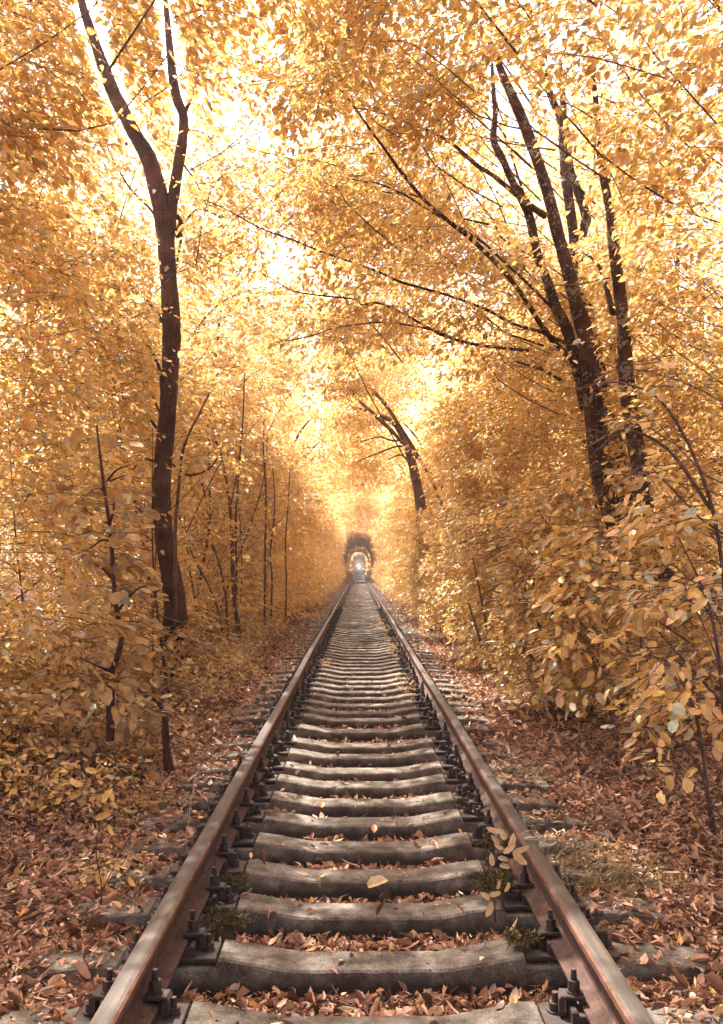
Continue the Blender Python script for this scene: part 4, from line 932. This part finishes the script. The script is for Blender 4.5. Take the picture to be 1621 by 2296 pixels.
# weeds of the near left corner
for (x_, y_, q_, lb_) in ((300, 1815, .42, 'dark clump of leafy weeds lying in the litter of the left verge'), (345, 1800, .36, 'smaller weed touching the dark clump on the left verge'), (250, 1960, .38, 'low weed in the near left corner'), (265, 1700, .5, 'weed below the small shrub on the left verge')):
    dd_ = F*1.6/(y_-1270); p_ = W(x_, y_, dd_); r = copy_tree(sp[0]); r.location = (p_.x, p_.y, float(gz(p_.x, p_.y))); r.scale = (q_*1.3, q_*1.3, q_*.7); r.rotation_euler = (0, 0, random.uniform(0, 6)); r['label'] = lb_; r['group'] = 'weeds in the litter of the near left verge'
d = 4.3
root = tree('edge_sprout', W(210, 2090, d), 'thin sprout with a few curled yellow leaves at the near left edge', cat='sprout')
part_tube('stem', root, pix([(212, 2090), (228, 2000), (215, 1900), (232, 1800)], d), [.005, .003, .0015], M_BARK, n=5)
part_tube('stem', root, pix([(228, 2000), (262, 1930), (300, 1850), (318, 1760)], d), [.003, .002, .001], M_BARK, n=5)
for (x, y, L, a) in ((232, 1800, .11, 1.2), (215, 1835, .10, .4), (245, 1850, .08, -1.3), (262, 1930, .075, -1.5), (290, 1965, .085, -1.2), (215, 1960, .12, -.8), (185, 1760, .1, 2.8), (218, 1730, .09, 2.9)):
    L *= .62
    v = RM @ Vector((math.cos(a), math.sin(a), .2)); nn = RM @ Vector((random.uniform(-.5, .5), random.uniform(.1, .8), 1))
    V, Q_, T_, to = leaf_geo(np.zeros((1, 3)), np.array([list(v)]), np.array([list(nn)]), L, L*.55, .5, .4, np.array([random.uniform(.3, .7)]), T14)
    o = obj('leaf', mesh_np('leaf', V, Q_, T_, to, mats=(M_BUSH,)), root); o.location = W(x, y, d)-Vector(W(210, 2090, d))

# ------------------------------------------------------------------ sapling growing beside the right rail
d = 4.15
st = [(1109, 2068), (1108, 2020), (1106, 1985), (1102, 1955), (1108, 1935), (1120, 1900), (1130, 1870), (1140, 1845)]
base = W(1109, 2068, d); root = empty('rail_seedling', base, 0, 'spindly seedling with pale tan leaves growing inside the right rail', 'seedling')
part_tube('stem', root, pix(st, d), [.006, .0035, .0015], M_BARK3, n=6, wob=.02)
part_tube('stem', root, pix([(1102, 1955), (1092, 1938), (1082, 1928)], d), [.003, .0015], M_BARK3, n=5, wob=.02)
for (x, y, L, a) in [(1108, 1862, .085, PI), (1128, 1872, .08, 1.9), (1148, 1890, .10, 1.3), (1170, 1905, .09, .2), (1165, 1925, .12, -1.2), (1120, 1900, .06, 2.6), (1103, 1930, .075, 1.6), (1128, 1925, .07, -.3), (1140, 1905, .08, .9), (1118, 1985, .055, 1.4), (1138, 1990, .065, -1.5), (1090, 2010, .07, 2.4), (1098, 2040, .10, -1.9), (1110, 2005, .07, .1), (1132, 1942, .07, .0), (1112, 1885, .07, 2.4)]:
    L *= .68; a += random.uniform(-.3, .3)
    v = RM @ Vector((math.cos(a), math.sin(a), .25)); nn = RM @ Vector((random.uniform(-.8, .8), random.uniform(-.3, 1.0), 1))
    V, Q_, T_, to = leaf_geo(np.zeros((1, 3)), np.array([list(v)]), np.array([list(nn)]), L, L*.55, .5, .35, np.array([random.random()]), T14)
    o = obj('leaf', mesh_np('leaf', V, Q_, T_, to, mats=(M_SPROUT,)), root); p = W(x, y, d-.05+random.uniform(-.06, .06))-v*L*.5-Vector(base); o.location = p

# moss, grass, twigs, stones ----------------------------------------------------
def moss(px, py, d, r, label):
    p = W(px, py, d); root = None; n = int(900*r/.1)
    a = rng.uniform(0, 2*PI, n); q = np.sqrt(rng.random(n)); q2 = q*(1+.35*np.sin(3*a+px)); P = np.stack([np.cos(a)*q2*r, np.sin(a)*q2*r*.8, .30*r*np.sqrt(1-q*q*.98)*rng.uniform(.3, 1.5, n)*(1+.5*np.sin(5*a+q*4))-.012], -1)
    Dr = unit(P*[1, 1, 1.5]+rng.normal(0, .04, (n, 3))); L = rng.uniform(.01, .03, n)
    b = MB(); b.leaves(leaf_geo(P, Dr, rot_rand(n), L, L*.25, .2, .1, rng.random(n), T4))
    V = []; 
    b.cyl((0, 0, -.16), r*.62, .14+.06*r, 14, r*.4)
    o = b.build('moss_clump', M_MOSS, smooth=True); o.location = (p.x, p.y, min(max(p.z, float(gz(p.x, p.y))), float(gz(p.x, p.y))+.19)); tag(o, label, 'moss', 'moss clumps along the rails')
moss(1112, 1880, 4.9, .10, 'dark moss clump behind the seedling by the right rail')
moss(1128, 1950, 4.3, .11, 'largest moss clump, at the foot of the seedling')
moss(1085, 1945, 4.4, .06, 'olive moss cushion on the right end of the nearest full sleeper')
moss(1170, 2075, 3.7, .07, 'moss patch beside the nearest bolts of the right rail')
moss(505, 2060, 3.9, .09, 'moss clump at the foot of the left rail in the near corner')
moss(1040, 1795, 6.0, .05, 'yellowish moss tuft between the right rail and the third bolt pair')
moss(520, 1975, 4.4, .07, 'moss clump beside the left rail bolts')

def grass(px, py, d, n, h, label, spread=.12, lean=(.5, -.2)):
    p = W(px, py, d); p.z = float(gz(p.x, p.y)); b = MB(); V = []
    O = np.stack([rng.normal(0, spread, n), rng.normal(0, spread*1.4, n), np.zeros(n)], -1)
    dd = unit(np.stack([rng.normal(lean[0], .6, n), rng.normal(lean[1], .6, n), rng.uniform(.5, 1.6, n)], -1)); L = h*rng.uniform(.5, 1.2, n)
    P0 = O; P1 = O+dd*L[:, None]*.5; P2 = P1+dd*L[:, None]*.4*[1.2, 1.2, .2]; P3 = P2+dd*L[:, None]*.35*[1.2, 1.2, -.5]
    S = unit(np.cross(dd, rot_rand(n)))*.0028
    V = np.stack([P0-S, P0+S, P1-S, P1+S, P2-S*.7, P2+S*.7, P3-S*.1, P3+S*.1], 1).reshape(-1, 3)
    V[:, 2] = np.maximum(V[:, 2], -.01)
    off = (np.arange(n)*8)[:, None, None]; Q_ = (np.array([[0, 1, 3, 2], [2, 3, 5, 4], [4, 5, 7, 6]])[None]+off).reshape(-1, 4)
    o = obj('grass_tuft', mesh_np('grass_tuft', V, Q_, [], np.repeat(rng.random(n), 8), mats=(M_GRASS,))); o.location = p
    tag(o, label, 'grass tuft', 'dry grass tufts outside the right rail')
grass(1135, 1720, 6.9, 130, .22, 'dry grass tuft outside the right rail beside the farthest bare sleeper end')
grass(1240, 1865, 5.2, 150, .20, 'dry grass tuft trailing over the rail edge halfway up the right verge')
grass(1290, 1940, 4.7, 210, .22, 'thick dry grass tuft bending over a sleeper end on the right')
grass(1375, 1945, 4.7, 160, .20, 'wide dry grass tuft at the right edge of the verge', .12)
grass(1340, 1805, 5.8, 70, .13, 'small olive grass tuft at a sleeper end on the right verge')
def stick(L, d, r, label, mt=M_BARK3, name='twig', z=None):
    pts = pix(L, d)
    pts = [Vector((p.x, p.y, max(p.z, float(gz(p.x, p.y))+r*.8))) for p in pts]
    b = MB(); o0 = np.array(pts[0]); b.tube([np.array(p)-o0 for p in pts], [r, r*.7, r*.35], n=6, sub=3, wob=.05); o = b.build(name, mt, smooth=True); o.location = pts[0]
    tag(o, label, 'twig', 'dry twigs on the left verge')
def gdep(py, g=1.62): return F*g/(py-1270)
M_PALE = flat_mat('bleached_twig', (.42, .34, .28))
stick([(440, 1735), (425, 1820), (412, 1930), (385, 1985)], 4.9, .0035, 'bare pale stalk standing up from the left verge', M_PALE)
stick([(335, 2062), (400, 2000), (450, 1935), (470, 1890)], 4.4, .006, 'long pale branch lying slantwise on the left verge', M_PALE)
stick([(332, 2070), (380, 2055), (420, 2050)], 4.0, .006, 'short pale stick lying flat near the left rail', M_PALE)
stick([(372, 2094), (380, 2055), (410, 2010), (440, 1950)], 3.9, .004, 'dark thin twig rising next to the left rail', M_BARK)
stick([(625, 1945), (640, 1965), (665, 1990)], 5.2, .0025, 'fine pale twig caught on the left rail bolts', M_PALE)
stick([(1165, 1873), (1180, 1864), (1192, 1862)], 4.3, .003, 'small broken twig lying against the right rail head', M_PALE)
o = None
b = MB(); b.tube([(-.028, -.008, 0), (0, 0, .003), (.028, .014, 0)], [.006, .008, .005], n=6, sub=3); o = b.build('seed_pod', M_PALE); o.location = (.80, 4.46, .010)
tag(o, 'small curled pale pod lying on top of the right rail', 'pod')

def stone(px, py, r, label, m=M_STONE):
    d_ = gdep(py); p = W(px, py, d_); me = None
    b = MB(); n1, n2 = 9, 6; V = []
    for i in range(1, n2):
        for j in range(n1):
            a, c = PI*i/n2, 2*PI*j/n1; rr = r*random.uniform(.78, 1.12); V.append((rr*math.sin(a)*math.cos(c), rr*.8*math.sin(a)*math.sin(c), rr*.65*math.cos(a)))
    V += [(0, 0, r*.62), (0, 0, -r*.62)]
    Q_ = [(i*n1+j, (i+1)*n1+j, (i+1)*n1+(j+1) % n1, i*n1+(j+1) % n1) for i in range(n2-2) for j in range(n1)]
    T_ = [(j, (j+1) % n1, len(V)-2) for j in range(n1)] + [((n2-2)*n1+(j+1) % n1, (n2-2)*n1+j, len(V)-1) for j in range(n1)]
    b.add(V, Q_, T_); o = b.build('stone', m); o.location = (p.x, p.y, float(gz(p.x, p.y))+r*.35); o.rotation_euler = (0, 0, random.uniform(0, 6)); tag(o, label, 'stone', 'stones on the right verge')
stone(1190, 1718, .05, 'pale rounded stone outside the right rail'); stone(1203, 1716, .045, 'dark stone touching the pale rounded stone', M_STONE)
stone(1358, 1868, .05, 'grey blue stone on the right verge among dead leaves'); stone(1330, 1905, .035, 'small grey stone just below the grey blue stone'); stone(1362, 1890, .03, 'tiny stone between the two grey stones')
stone(1310, 1760, .04, 'flat grey stone further up the right verge'); stone(1330, 1780, .04, 'grey stone beside the flat stone on the right verge')

# ------------------------------------------------------------------ air
m, t, out = mat('pale_haze')
pv = N(t, 'ShaderNodeVolumePrincipled', Density=.0010); pv.inputs['Color'].default_value = (1, .97, .92, 1); pv.inputs['Anisotropy'].default_value = .3
t.links.new(pv.outputs[0], out.inputs['Volume'])
b = MB(); b.box((0, 400, 5.4), 640, 1040, 18.4); tag(b.build('haze', m), 'pale haze added to wash out the far leaf tunnel', 'haze', kind='stuff')  # haze added to make the distance look washed and bright
